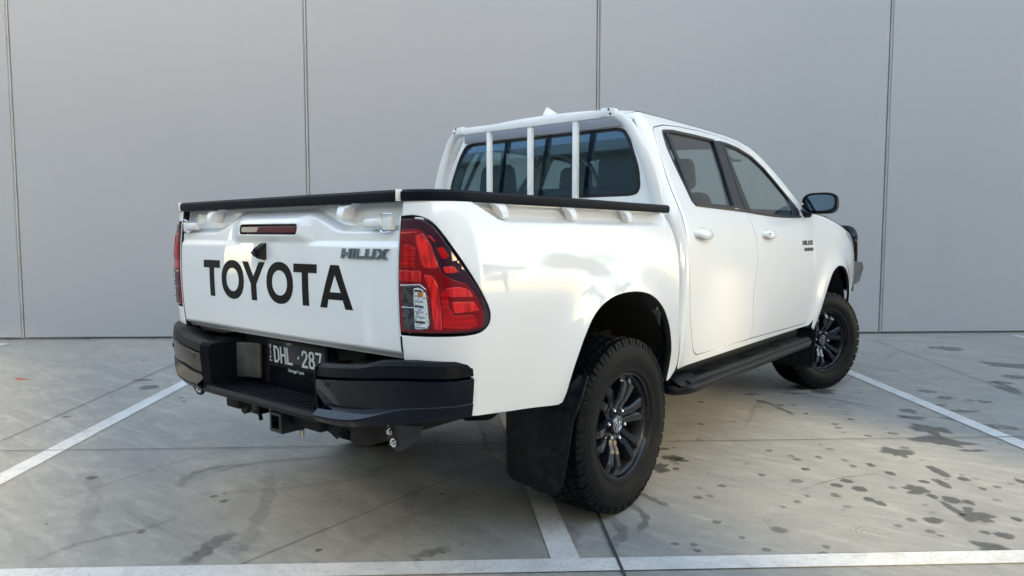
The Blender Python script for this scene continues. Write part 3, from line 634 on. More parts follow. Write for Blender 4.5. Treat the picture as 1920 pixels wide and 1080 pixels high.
# ---- number plate
pl = empty('number_plate', (.040, -1.034, .712), ute); pl.rotation_euler = (R(3), R(0), 0)
MB().box((0, .004, 0), (.386, .012, .122), .004).mk('plate_frame', M['blk'], pl)
MB().box((0, -.004, .004), (.372, .004, .100), .002).mk('plate_face', M['plate'], pl)
def text(body, size, x, z, y, par, name, m, sx=1, rot=0, ext=.0006):
    c = bpy.data.curves.new(name, 'FONT'); c.body = body; c.size = size; c.extrude = ext; c.align_x = 'CENTER'; c.align_y = 'CENTER'; c.offset = size * .012
    t = bpy.data.objects.new(name, c); COL.objects.link(t); dg = bpy.context.evaluated_depsgraph_get()
    me = bpy.data.meshes.new_from_object(t.evaluated_get(dg)); bpy.data.objects.remove(t); me.name = name; me.materials.clear(); me.materials.append(m)
    o = bpy.data.objects.new(name, me); o.parent = par; o.location = (x, y, z); o.rotation_euler = (R(90), 0, 0); o.scale = (sx, 1, 1); COL.objects.link(o); return o
# characters as strokes, condensed like the plate's lettering
def stroke_char(ch):
    a, b = 0, 1
    D = {'D': [[(0, 0), (0, 1), (.55, 1), (.95, .8), (.95, .2), (.55, 0), (0, 0)]], 'H': [[(0, 0), (0, 1)], [(1, 0), (1, 1)], [(0, .5), (1, .5)]], 'L': [[(0, 1), (0, 0), (.95, 0)]],
         '2': [[(.02, .78), (.15, .95), (.5, 1), (.85, .95), (.98, .78), (.9, .58), (.08, .12), (0, 0), (1, 0)]], '8': [[(.5, .54), (.12, .62), (.05, .8), (.2, .97), (.5, 1), (.8, .97), (.95, .8), (.88, .62), (.5, .54), (.08, .42), (0, .22), (.15, .03), (.5, 0), (.85, .03), (1, .22), (.92, .42), (.5, .54)]],
         '7': [[(0, 1), (1, 1), (.35, 0)]], 'V': [[(0, 1), (.5, 0), (1, 1)]], 'I': [[(.5, 0), (.5, 1)]], 'C': [[(1, 1), (0, 1), (0, 0), (1, 0)]]}
    return D[ch]
def plate_char(ch, x, z, w_, h_, t_, par):
    b = MB()
    for L in stroke_char(ch):
        closed = L[0] == L[-1] and len(L) > 2
        pts = [np.array((x + p[0] * w_, z + p[1] * h_)) for p in L]
        if closed: pts = pts[:-1]
        n = len(pts); rows = []
        for i in range(n):
            p = pts[i]; d0 = p - pts[i - 1] if (i or closed) else None; d1 = pts[(i + 1) % n] - p if (i < n - 1 or closed) else None
            if d0 is None: d0 = d1
            if d1 is None: d1 = d0
            d0 = d0 / np.linalg.norm(d0); d1 = d1 / np.linalg.norm(d1); n0_ = np.array((-d0[1], d0[0])); n1_ = np.array((-d1[1], d1[0])); nn = n0_ + n1_; L_ = np.linalg.norm(nn)
            nn = n0_ if L_ < .1 else nn / L_; k = t_ / 2 / max(.5, float(nn @ n0_)) if L_ > .1 else t_ / 2
            e = -d1 * t_ / 2 if (i == 0 and not closed) else (d0 * t_ / 2 if (i == n - 1 and not closed) else 0)
            a_, c_ = p + nn * k + e, p - nn * k + e
            rows.append([(a_[0], -.0072, a_[1]), (c_[0], -.0072, c_[1]), (c_[0], -.006, c_[1]), (a_[0], -.006, a_[1])])
        b.grid(rows, cu=closed, cv=True, caps=not closed)
    return b.mk('plate_character', M['platech'], par, smooth=False)
x = -.142
for ch in 'DHL': plate_char(ch, x, -.026, .029, .058, .0085, pl); x += .044
MB().box((.018, -.0066, .003), (.009, .0014, .009), rot=Matrix.Rotation(R(45), 3, 'Y').to_4x4()).mk('plate_dot', M['platech'], pl, smooth=False)
x = .044
for ch in '287': plate_char(ch, x, -.026, .029, .058, .0085, pl); x += .044
for k, ch in enumerate('VIC'): plate_char(ch, -.176, .022 - k * .024, .012, .016, .0028, pl)
text('Warragul Toyota', .0180, -.01, -.0545, -.0026, pl, 'plate_surround_text', M['platech'], sx=.82)
# ---- tow hitch, plug, recovery bracket
h = MB(); hx, hy, hz = -.055, -1.075, .455
def sqtube(b, x, z, o, i, y0, y1):
    R4 = lambda d: [(x - d, z - d), (x + d, z - d), (x + d, z + d), (x - d, z + d)]
    b.grid([[(p[0], y, p[1]) for p in R4(d)] for d, y in ((o, y1), (o, y0 + .004), (o - .004, y0), (i, y0), (i, y1))], cv=True)
sqtube(h, hx, hz, .041, .026, hy, -.80); ho = h.mk('tow_hitch', M['steel'], ute, angle=25)
MB().box((hx + .12, -1.0, hz + .02), (.20, .05, .07), .006).box((hx + .25, -.99, hz + .01), (.09, .010, .06), .004, rot=Matrix.Rotation(R(25), 3, 'Y').to_4x4()).box((0, -.88, .47), (1.0, .08, .08), .01).mk('hitch_crossbar', M['matte'], ho)
MB().tube([(hx + .11, -1.03, hz - .045), (hx + .11, -1.03, hz - .02)], .009, 8).mk('hitch_pin', M['rusty'], ho)
MB().box((-.205, -1.045, .482), (.055, .05, .040), .006).box((-.205, -1.07, .470), (.07, .006, .012), .002).tube([(-.205, -1.05, .46), (-.195, -1.05, .435)], .008, 8).mk('trailer_plug', M['blk'], ho)
for s in (1, -1):
    rb = MB().add([(s * x_, y_, z_) for y_ in (-1.075, -1.060) for x_, z_ in ((.60, .56), (.76, .58), (.74, .53), (.665, .478), (.640, .478), (.602, .515))], [(0, 1, 2, 3, 4, 5), (6, 7, 8, 9, 10, 11)] + [(i, (i + 1) % 6, (i + 1) % 6 + 6, i + 6) for i in range(6)]).mk('recovery_bracket', M['steel'], ute, smooth=False)
    for x_, z_, r_ in ((.622, .540, .011), (.638, .506, .015)):
        o = MB().lathe([(.001, .0005), (.012, .004), (.012, .008), (.004, .0085), (.004, r_), (0, r_)], 12).mk('bolt_head', M['chrome'], rb); o.location = (s * x_, -1.077, z_); o.rotation_euler = (0, 0, R(-90))

# ---- wheels
RT = .3745
def tread_tyre():
    b = MB()
    prof = [(-.115, .232), (-.128, .245), (-.136, .285), (-.137, .320), (-.130, .352), (-.112, .376), (-.095, .381), (0, .383), (.095, .381), (.112, .376), (.126, .356), (.1315, .345), (.132, .338), (.1365, .318), (.1375, .300), (.133, .272), (.126, .252), (.1275, .247), (.122, .238), (.112, .230)]
    b.lathe(prof, 96)
    def blk(x, a, dx, da, r0, r1, sk=0, dz=0):
        V = []
        for rr in (r0, r1):
            k = 1 if rr == r0 else .9
            for sx_, sa_ in ((-1, -1), (1, -1), (1, 1), (-1, 1)):
                aa = a + sa_ * da * k / 2 + sk * sx_; V.append((x + sx_ * dx * k / 2 + (dz if rr == r1 else 0), rr * math.cos(aa), rr * math.sin(aa)))
        b.add(V, [(4, 5, 6, 7), (0, 1, 5, 4), (1, 2, 6, 5), (2, 3, 7, 6), (3, 0, 4, 7)])
    n = 76; st_ = 2 * math.pi / n
    for k in range(n):
        a = k * st_ + (.012 if k % 2 else 0)
        for j, x in enumerate((-.066, -.022, .022, .066)):
            blk(x, a + (j % 2) * st_ * .5, .037, st_ * .84, .380, .3900, sk=.018 * (1 if j % 2 else -1))
        for s in (-1, 1):
            ln = .036 if k % 2 else .030
            blk(s * .105, a + .25 * st_, .030, st_ * .82, .374, .3868, dz=0)
            blk(s * (.1215 + (.001 if k % 2 else 0)), a + .25 * st_, .013, st_ * .74, .352 if k % 2 else .358, .379, dz=-s * .006)
    return b
ty_mesh = None
def spokes():
    b = MB(); b2 = MB()
    # one spoke = two ridges that start at the hub and splay toward the rim
    for k in range(6):
        A = R(60 * k + 5)
        for sd in (-1, 1):
            rows = []
            for t in np.linspace(0, 1, 9):
                r = .050 + .170 * t
                off = sd * (.0185 + .003 * t + .034 * max(0, min(t, .9) - .38))     # lateral offset, kinked half-way
                hw = .0175 + .0075 * t
                xr = .066 + .034 * min(1, t * 1.25) - .010 * sm((t - .8) / .2) + (.008 if .30 < t < .8 else 0)
                row = []
                for l_, d_ in ((-1.05, -.050), (-.95, -.010), (-.70, 0), (.60, .001), (.95, -.008), (1.05, -.050)):
                    l2 = off + l_ * hw; row.append((xr + d_, r * math.cos(A) - l2 * math.sin(A), r * math.sin(A) + l2 * math.cos(A)))
                rows.append(row)
            b.grid(rows, cv=True, caps=True)
        rows = []                                                     # web between the two ridges, set back
        for t in np.linspace(0, 1, 7):
            r = .05 + .165 * t; hw = .012 + .022 * sm((t - .35) / .35); xr = .052 + .026 * t + .008 * math.sin(math.pi * t) - .012
            rows.append([(xr + d_, r * math.cos(A) - l_ * math.sin(A), r * math.sin(A) + l_ * math.cos(A)) for l_, d_ in ((-hw, 0), (hw, 0), (hw, -.02), (-hw, -.02))])
        b.grid(rows, cv=True, caps=True)
    b.lathe([(.010, .02), (.055, .045), (.064, .052), (.067, .070), (.055, .080), (.015, .084), (-.005, .080)], 36)
    b.lathe([(.088, .222), (.108, .226), (.116, .230), (.1165, .236), (.108, .239), (.088, .236), (.05, .226), (.05, .215)], 72)
    return b
tyb, spb = tread_tyre(), spokes()
def wheel(y, s, steer=0):
    wx = .760 if y < 1 else .742
    wh = empty('wheel', (s * wx, y, RT), ute)
    wh.scale = (.97, .96, .96); wh.rotation_euler = (R(7 + y * 20), 0, (0 if s > 0 else math.pi) + R(steer))
    global ty_mesh
    if ty_mesh is None:
        t = tyb.mk('tyre', M['rubber'], wh, angle=40); sp = spb.mk('alloy_rim', M['rim'], wh, angle=28)
        br = MB().lathe([(-.11, .226), (-.10, .212), (.0, .200), (.075, .208), (.098, .224), (.100, .227)], 48).lathe([(-.03, .01), (-.02, .14), (-.03, .15), (-.06, .15)], 40).mk('rim_barrel', M['barrel'], wh)
        cap = MB().lathe([(.035, .046), (.073, .044), (.079, .040), (.081, .030), (.082, .001)], 36).mk('hub_cap', M['rim'], wh)
        em = MB()
        def ring(cy, cz, a, b_, r=.0016, x_=.0822):
            P = [(x_, cy + a * math.cos(t_), cz + b_ * math.sin(t_)) for t_ in [2 * math.pi * i / 32 for i in range(33)]]; em.tube(P, r, 6, up=(1, 0, 0), caps=False)
        ring(0, 0, .0345, .0345, .0016); ring(0, 0, .027, .019); ring(0, 0, .0075, .0185); ring(0, .0095, .0195, .009)
        emo = em.mk('hub_emblem', M['chrome'], wh)
        nuts = []
        for k in range(6):
            a = R(60 * k + 42); cy, cz = .069 * math.cos(a), .069 * math.sin(a); nb = MB()
            n0_ = MB().lathe([(.050, .0005), (.081, .003), (.083, .006), (.079, .0095), (.050, .0105)], 6)
            nb.add([(v[0], v[1] + cy, v[2] + cz) for v in n0_.V], n0_.F); nuts.append(nb.mk('wheel_nut', M['nut'], wh, smooth=False))
        ty_mesh = [(o.name.split('.')[0], o.data) for o in (t, sp, br, cap, emo, *nuts)]
        ty_mesh[4][1].transform(Matrix.Rotation(R(90), 4, 'X')); emo.rotation_euler = (0, 0, 0)
    else:
        for nm, me in ty_mesh: link(bpy.data.objects.new(nm, me), wh)
    return wh
WR = [wheel(0, 1), wheel(0, -1), wheel(3.16, 1, -25), wheel(3.16, -1, -25)]
# ---- wheel housings, chassis
for y0, a, b_ in ((-.04, -.50, .45), (3.12, 2.62, 3.62)):
    for s in (1, -1):
        rows = []
        for t in np.linspace(.12, math.pi - .25, 20):
            rr = .49; rows.append([(s * x_, y0 + rr * math.cos(t) * (.97 if y0 < 1 else .97), .46 + rr * math.sin(t)) for x_ in (.45, .86)])
        b = MB().grid(rows); b.add([(s * .45, y0 + .49 * math.cos(t), .46 + .49 * math.sin(t)) for t in np.linspace(0, math.pi, 16)], [tuple(range(16))])
        b.mk('wheel_liner', M['matte'], ute)
ch = MB()
for s in (1, -1): ch.box((s * .42, 1.4, .52), (.10, 4.9, .14), .01)
ch.box((0, 1.45, .56), (1.62, 1.95, .06), .01).box((0, -.72, .66), (1.50, .36, .04)).tube([(-.72, 0, .39), (.72, 0, .39)], .04, 10).tube([(-.70, 3.085, .39), (.70, 3.085, .39)], .035, 10).box((0, 3.0, .62), (.8, .9, .3), .03)
df = MB().lathe([(-.13, .04), (-.11, .13), (0, .15), (.11, .13), (.13, .04)], 20); ch.add([(a, b, c + .40) for a, b, c in df.V], df.F)
ch.tube([(-.50, -.95, .42), (-.5, -.3, .45)], .03, 8).box((0, -.35, .72), (1.3, 1.2, .04))
for s in (1, -1): ch.box((s * .60, -.05, .955), (.42, 1.05, .012))
ch.mk('chassis', M['matte'], ute)
# ---- mudflaps
for s in (1, -1):
    P = fillet([(.592, .60), (.592, .225), (.625, .198), (.845, .196), (.866, .225), (.902, .44), (.925, .56), (.93, .66), (.90, .66), (.86, .60)], .02)
    Pn = resample(P, .03); Pn = Pn if area(Pn) > 0 else Pn[::-1]
    Sf = lambda P, s=s: np.stack([s * P[..., 0], -.455 + .05 * sm((P[..., 1] - .25) / .4) * 0 + .015 * np.sin(P[..., 0] * 22) * np.clip((.6 - P[..., 1]) / .3, 0, 1) + .05 * np.clip((P[..., 1] - .50) / .1, 0, 2) * np.clip((P[..., 0] - .80) / .1, 0, 1), P[..., 1]], -1)
    sheet('mudflap', Pn, Sf, M['flap'], ute, sg=s, step=.03, depth=.012, gap=0)
    P = fillet([(.60, .52), (.60, .235), (.88, .235), (.90, .52)], .02)
    sheet('mudflap', resample(P, .04), lambda P, s=s: np.stack([s * P[..., 0], 2.64 + .0 * P[..., 0] + .03 * (P[..., 1] - .25), P[..., 1]], -1), M['flap'], ute, sg=s, step=.05, depth=.012, gap=0)
# ---- side steps
for s in (1, -1):
    step = empty('side_step', (s * .90, 1.25, .48), ute)
    path = fillet([(.78, .47, .455), (.87, .43, .452), (.922, .52, .450), (.922, 2.38, .450), (.895, 2.46, .457), (.79, 2.49, .470)], [0, .07, .12, .10, .06, 0], 8, closed=False)
    MB().tube([(s * (p[0] - .90), p[1] - 1.25, p[2] - .48) for p in path], .025, 14, sq=1.05).mk('step_tube', M['blk'], step)
    MB().box((-s * .040, .20, -.006), (.14, 1.86, .030), .006).mk('step_deck', M['blk'], step)
    dk = MB()
    for y_ in (-.22, .32, .84):
        for k in range(4): dk.box((s * (.004 - k * .022), y_, .0105), (.009, .42, .006), .002)
    dk.mk('tread_strips', M['rubber'], step)
    MB().grid([[(s * (x_ - .90), y_ - 1.25, z_ - .48) for x_, z_ in ((.925, .474), (.885, .492), (.855, .512), (.79, .518))] for y_ in (.44, .50, .58, .66)]).mk('end_cover', M['blk'], step)
    MB().box((-s * .085, .22, .030), (.03, 1.95, .085), .008).mk('sill_guard', M['blk'], step)
# ---- cabin
cb = MB().box((0, 1.5, .66), (1.60, 2.1, .10)).box((0, 2.55, 1.0), (1.5, .12, .55)).box((0, .58, 1.0), (1.45, .05, .62))
for s in (1, -1): cb.box((s * .80, 1.5, .98), (.03, 1.95, .60), .01)
cb.mk('cabin_tub', M['cabin'], ute)
MB().box((0, 2.38, 1.22), (1.48, .34, .16), .05, seg=3).box((.37, 2.28, 1.30), (.36, .2, .08), .03, seg=3).mk('dashboard', M['cabin'], ute)
MB().tube([(.37 + .185 * math.cos(t), 2.13 - .05 * math.sin(t), 1.20 + .175 * math.sin(t)) for t in [2 * math.pi * i / 32 for i in range(33)]], .014, 8, up=(0, 1, .3), caps=False).box((.37, 2.15, 1.19), (.16, .05, .10), .02).box((.37, 2.15, 1.20), (.34, .02, .03), .008).mk('steering_wheel', M['cabin'], ute)
rows = []
for u in np.linspace(.56, 1.95, 12): rows.append([(x_ * (S_cab(np.array([u, 1.76]))[0] - .02), u, 1.765 + .035 * (1 - x_ * x_) - (.03 if u > 1.9 else 0)) for x_ in np.linspace(-1, 1, 9)])
MB().grid(rows).mk('headliner', M['liner'], ute)
for s in (1, -1):
    MB().sweep([(s * .60, 1.47, 1.76), (s * .70, 1.44, 1.50), (s * .775, 1.40, 1.30), (s * .79, 1.40, .90)], [(-.05, -.012), (-.05, .012), (.05, .012), (.05, -.012)], up=(1, 0, 0)).mk('pillar_lining', M['liner'], ute)
    MB().sweep([(s * .575, .60, 1.75), (s * .64, .585, 1.60), (s * .73, .57, 1.42), (s * .78, .57, 1.25)], [(-.06, -.012), (-.06, .012), (.045, .012), (.045, -.012)], up=(1, 0, 0)).mk('pillar_lining', M['liner'], ute)
    MB().tube([(s * .575, 1.72, 1.72), (s * .555, 1.78, 1.69), (s * .56, 1.90, 1.665), (s * .585, 1.96, 1.67)], .010, 8).mk('grab_handle', M['cabin'], ute)
def seat(x, y, w_, rear=False):
    t = empty('seat', (x, y, .72), ute)
    MB().box((0, .20, .13), (w_, .50, .20), .06, seg=3).mk('seat_cushion', M['seat'], t)
    MB().box((0, -.06, .42), (w_ * .96, .16, .62), .06, seg=3, rot=Matrix.Rotation(R(12 if not rear else 8), 3, 'X').to_4x4(), taper=(.86, .8)).mk('seat_back', M['seat'], t)
    for hx_ in ((0,) if not rear else (-.42, .42)):
        hr = MB().box((hx_, -.155 if not rear else -.12, .835 if not rear else .79), (.27, .10, .19), .045, seg=4, taper=(.88, .8)).mk('headrest', M['seat'], t)
        MB().tube([(hx_ - .07, -.14 if not rear else -.11, .66), (hx_ - .07, -.15 if not rear else -.12, .80)], .007, 6).tube([(hx_ + .07, -.14 if not rear else -.11, .66), (hx_ + .07, -.15 if not rear else -.12, .80)], .007, 6).mk('headrest_post', M['nut'], hr)
seat(-.37, 1.62, .50); seat(.37, 1.62, .50); seat(0, .82, 1.30, True)
MB().box((0, 2.10, 1.665), (.20, .03, .06), .014, seg=3).mk('interior_mirror', M['cabin'], ute)

# ================================================================== THE LOT
e_ = Vector((.744, .668, 0)).normalized(); n_ = Vector((e_.y, -e_.x, 0))        # along the wall / away from the wall
def L(s, t, z=0): p = e_ * s + n_ * t; return (p.x, p.y, z)
ROTW = math.atan2(e_.y, e_.x)
def nodes_concrete(name, base, alt, dark, rough=(.45, .8), joints=False):
    m = bpy.data.materials.new(name); m.use_nodes = True; N = m.node_tree; b = N.nodes['Principled BSDF']; lk = N.links.new
    tc = N.nodes.new('ShaderNodeTexCoord')
    def noise(sc_, det=8, rough_=.55, dist=0, vec=None, stretch=None):
        x = N.nodes.new('ShaderNodeTexNoise'); x.inputs['Scale'].default_value = sc_; x.inputs['Detail'].default_value = det; x.inputs['Roughness'].default_value = rough_; x.inputs['Distortion'].default_value = dist
        src = tc.outputs['Object']
        if stretch:
            mp = N.nodes.new('ShaderNodeMapping'); mp.inputs['Scale'].default_value = stretch; mp.inputs['Rotation'].default_value = (0, 0, R(20)); lk(src, mp.inputs[0]); src = mp.outputs[0]
        lk(src, x.inputs['Vector']); return x.outputs['Fac']
    def rng(f, a, b_, c=0, d=1):
        x = N.nodes.new('ShaderNodeMapRange'); x.inputs[1].default_value = a; x.inputs[2].default_value = b_; x.inputs[3].default_value = c; x.inputs[4].default_value = d; lk(f, x.inputs[0]); return x.outputs[0]
    def mix(f, A, B, mode='MIX'):
        x = N.nodes.new('ShaderNodeMix'); x.data_type = 'RGBA'; x.blend_type = mode
        if isinstance(f, (int, float)): x.inputs[0].default_value = f
        else: lk(f, x.inputs[0])
        for i, q in ((6, A), (7, B)):
            if isinstance(q, tuple): x.inputs[i].default_value = (*q, 1)
            else: lk(q, x.inputs[i])
        return x.outputs[2]
    return m, N, b, lk, tc, noise, rng, mix
m, N, b, lk, tc, noise, rng, mix = nodes_concrete('trowelled concrete', None, None, None)
c = mix(rng(noise(.45, 5, .5, .6), .35, .68), (.250, .250, .238), (.330, .320, .288))
c = mix(rng(noise(2.3, 8, .62, 1.5), .40, .72, 0, .55), c, (.175, .180, .178))
c = mix(rng(noise(1.1, 8, .6, 2.5, stretch=(1, 5, 1)), .50, .68, 0, .6), c, (.370, .364, .340))
c = mix(rng(noise(9, 6, .7, .8, stretch=(1, 3, 1)), .45, .72, 0, .45), c, (.150, .154, .152))
c = mix(rng(noise(22, 8, .75, 2.0, stretch=(1, 2.2, 1)), .50, .72, 0, .30), c, (.40, .395, .375)); c = mix(rng(noise(14, 8, .7, 3.0), .56, .70, 0, .30), c, (.150, .150, .148)); c = mix(rng(noise(170, 3, .6), .60, .74, 0, .45), c, (.13, .13, .13))
lk(c, b.inputs['Base Color']); lk(rng(noise(1.6, 6, .6, 1), .35, .7, .42, .68), b.inputs['Roughness'])
bp = N.nodes.new('ShaderNodeBump'); bp.inputs['Strength'].default_value = .45; bp.inputs['Distance'].default_value = .004; lk(noise(45, 8, .7), bp.inputs['Height']); lk(bp.outputs[0], b.inputs['Normal'])
M['ground'] = m
def ground_sheet(name, pts, z, m, thick=0, **k):
    V = [(p[0], p[1], z) for p in pts]; return obj(name, V, [tuple(range(len(V)))], m, smooth=False, recalc=False, kind='structure', **k)
gq = [L(-60, -4.9), L(-60, 90), L(70, 90), L(70, -4.9)]
ground_sheet('ground', gq, 0, M['ground'])
# painted bay lines (worn white) : quads in lot coordinates
m, N, b, lk, tc, noise, rng, mix = nodes_concrete('worn line paint', None, None, None)
c = mix(rng(noise(6, 8, .7, 1), .45, .75, 0, .8), (.56, .57, .57), (.34, .345, .34)); c = mix(rng(noise(60, 5, .7), .52, .70, 0, .7), c, (.30, .30, .29)); lk(c, b.inputs['Base Color']); b.inputs['Roughness'].default_value = .6
M['line'] = m
def strip(name, a, b_, w, z, m, **k):
    a, b_ = Vector(a[:2]), Vector(b_[:2]); d = (b_ - a).normalized(); n = Vector((-d.y, d.x)) * w / 2; k2 = max(1, int((b_ - a).length / .25)); V = []; F = []
    for i in range(k2 + 1):
        p = a + (b_ - a) * i / k2; j = rnd.uniform(-.002, .002); V += [(p.x + n.x * (1 + j * 10), p.y + n.y * (1 + j * 10), z), (p.x - n.x, p.y - n.y, z)]
    for i in range(k2): F.append((2 * i, 2 * i + 1, 2 * i + 3, 2 * i + 2))
    o = obj(name, V, F, m, smooth=False, kind='structure', **k)
    if o.data.polygons[0].normal.z < 0: o.data.flip_normals()
    return o
LW = .105
strip('bay_line', L(-2.36, -4.4), L(-2.27, .99), LW, .004, M['line'])
strip('bay_line', L(.02, -4.4), L(.345, 1.02), LW, .004, M['line'])
strip('bay_line', L(3.37, -4.4), L(3.01, 1.06), LW, .004, M['line'])
strip('bay_line', L(-5.15, -4.42), L(-5.1, 1.0), LW, .004, M['line'])
strip('bay_line', L(6.40, -4.50), L(6.0, 1.0), LW, .004, M['line'])
strip('aisle_line', L(-12, .965), L(12, 1.17), .098, .0055, M['line'])
# slab joints
M['joint'] = mat('joint filler', (.035, .036, .038), .8)
for a, b_, w in ((L(-30, -.44), L(40, -.36), .007), (L(.54, -4.69), L(.50, 30), .012), (L(-2.80, -4.69), L(-2.66, 1.2), .006), (L(4.54, -4.4), L(3.95, -1.0), .005), (L(-12, 5.2), L(20, 5.2), .008)):
    strip('slab_joint', a, b_, w, .0068, M['joint'])
M['crack'] = mat('hairline crack', (.10, .10, .098), .8)
strip('slab_crack', (.06, -1.3), (-.01, .32), .004, .0036, M['crack'])

# wet marks and tyre scuffs : soft-edged thin sheets of darker concrete
def stain_mat(name, col, rough, a):
    m = bpy.data.materials.new(name); m.use_nodes = True; N = m.node_tree; b = N.nodes['Principled BSDF']; b.inputs['Base Color'].default_value = (*col, 1); b.inputs['Roughness'].default_value = rough
    at = N.nodes.new('ShaderNodeAttribute'); at.attribute_name = 'fade'; tc = N.nodes.new('ShaderNodeTexCoord'); nz = N.nodes.new('ShaderNodeTexNoise'); nz.inputs['Scale'].default_value = 38; nz.inputs['Detail'].default_value = 6
    N.links.new(tc.outputs['Object'], nz.inputs['Vector']); r = N.nodes.new('ShaderNodeMapRange'); r.inputs[1].default_value = .3; r.inputs[2].default_value = .7; r.inputs[3].default_value = a * .55; r.inputs[4].default_value = a; N.links.new(nz.outputs['Fac'], r.inputs[0])
    mu = N.nodes.new('ShaderNodeMath'); mu.operation = 'MULTIPLY'; N.links.new(at.outputs['Fac'], mu.inputs[0]); N.links.new(r.outputs[0], mu.inputs[1]); N.links.new(mu.outputs[0], b.inputs['Alpha'])
    return m
class Stains:
    def __init__(s): s.V = []; s.F = []; s.A = []
    def blob(s, x, y, rx, ry, rot, k=1., rough=.25, n=38):
        ph = [rnd.uniform(0, 6.28) for _ in range(9)]; am = [rough * rnd.uniform(.3, 1) / (i + 1) ** .6 for i in range(9)]; base = len(s.V)
        s.V.append((x, y, 0)); s.A.append(k)
        for ring, al in ((.78, 1.), (1.06, 0.)):
            for i in range(n):
                t = 2 * math.pi * i / n; f = 1 + sum(a * math.sin((q + 1) * t + p) for q, (a, p) in enumerate(zip(am, ph))); a_, b_ = rx * f * math.cos(t) * ring, ry * f * math.sin(t) * ring
                s.V.append((x + a_ * math.cos(rot) - b_ * math.sin(rot), y + a_ * math.sin(rot) + b_ * math.cos(rot), 0)); s.A.append(al * k)
        for i in range(n):
            j = (i + 1) % n; s.F += [(base, base + 1 + i, base + 1 + j), (base + 1 + i, base + 1 + n + i, base + 1 + n + j, base + 1 + j)]
    def band(s, P, w, k=1.):
        P = [Vector((p[0], p[1])) for p in catmull(P, 6)]; base = len(s.V); n = len(P)
        for i, p in enumerate(P):
            t = (P[min(i + 1, n - 1)] - P[max(0, i - 1)]).normalized(); nn = Vector((-t.y, t.x)); e = math.sin(math.pi * i / (n - 1)) ** .5; ww = w * (.8 + .25 * math.sin(i * 1.7 + w * 90))
            for o, al in ((-1, 0), (-.6, 1), (.6, 1), (1, 0)): q = p + nn * o * ww / 2; s.V.append((q.x, q.y, 0)); s.A.append(al * k * e)
        for i in range(n - 1):
            for j in range(3): a = base + 4 * i + j; s.F.append((a, a + 1, a + 5, a + 4))
    def mk(s, name, m, z):
        o = obj(name, [(a, b, z) for a, b, _ in s.V], s.F, m, smooth=False, recalc=False, kind='structure')
        at = o.data.attributes.new('fade', 'FLOAT', 'POINT'); at.data.foreach_set('value', s.A)
        for p in o.data.polygons:
            if p.normal.z < 0: p.flip()
        o.visible_shadow = True; return o
WET = [(1.67,2.31,0.101,0.120,0.68),(1.76,2.03,0.136,0.106,0.68),(1.92,1.95,0.065,0.025,0.68),(1.62,1.65,0.071,0.093,0.68),(1.84,1.44,0.030,0.101,0.68),(1.88,1.26,0.025,0.074,0.68),(1.81,1.07,0.060,0.055,0.68),(1.87,1.04,0.022,0.034,0.68),(1.95,1.04,0.037,0.049,0.68),(1.97,0.92,0.018,0.097,0.68),(2.05,0.89,0.062,0.071,0.68),(2.02,0.96,0.020,0.025,0.68),(1.50,0.91,0.028,0.031,0.68),(1.52,1.00,0.029,0.029,0.68),(1.59,0.93,0.033,0.041,0.68),(1.66,0.81,0.023,0.032,0.68),(1.71,0.79,0.023,0.031,0.68),(1.31,1.06,0.022,0.023,0.68),(1.66,1.26,0.024,0.031,0.68),(1.81,1.23,0.025,0.026,0.68),(1.95,1.39,0.029,0.031,0.68),(1.92,0.72,0.039,0.036,0.68),(2.01,1.05,0.025,0.033,0.68),(2.16,0.73,0.035,0.034,0.68),(2.10,0.72,0.019,0.021,0.68),(2.13,0.54,0.061,0.071,0.68),(2.04,1.29,0.015,0.022,0.68),(2.19,0.96,0.022,0.024,0.68),(2.17,1.53,0.018,0.040,0.68),(1.55,1.34,0.018,0.033,0.68),(0.74,0.62,0.043,0.073,0.68),(0.71,0.82,0.057,0.041,0.68),(0.60,0.92,0.033,0.022,0.68),(0.75,0.78,0.050,0.036,0.68),(0.80,0.65,0.018,0.019,0.68),(0.83,3.02,0.082,0.124,0.68),(0.70,2.99,0.027,0.045,0.68),(0.72,3.17,0.038,0.038,0.68),(0.47,2.57,0.044,0.041,0.68),(0.29,2.09,0.025,0.029,0.68),(0.54,1.53,0.018,0.023,0.68),(0.97,2.22,0.019,0.020,0.68),(1.24,2.25,0.021,0.026,0.68),(0.72,2.79,0.071,0.026,0.68),(0.62,2.37,0.034,0.045,0.68),(0.76,2.35,0.023,0.029,0.68)]
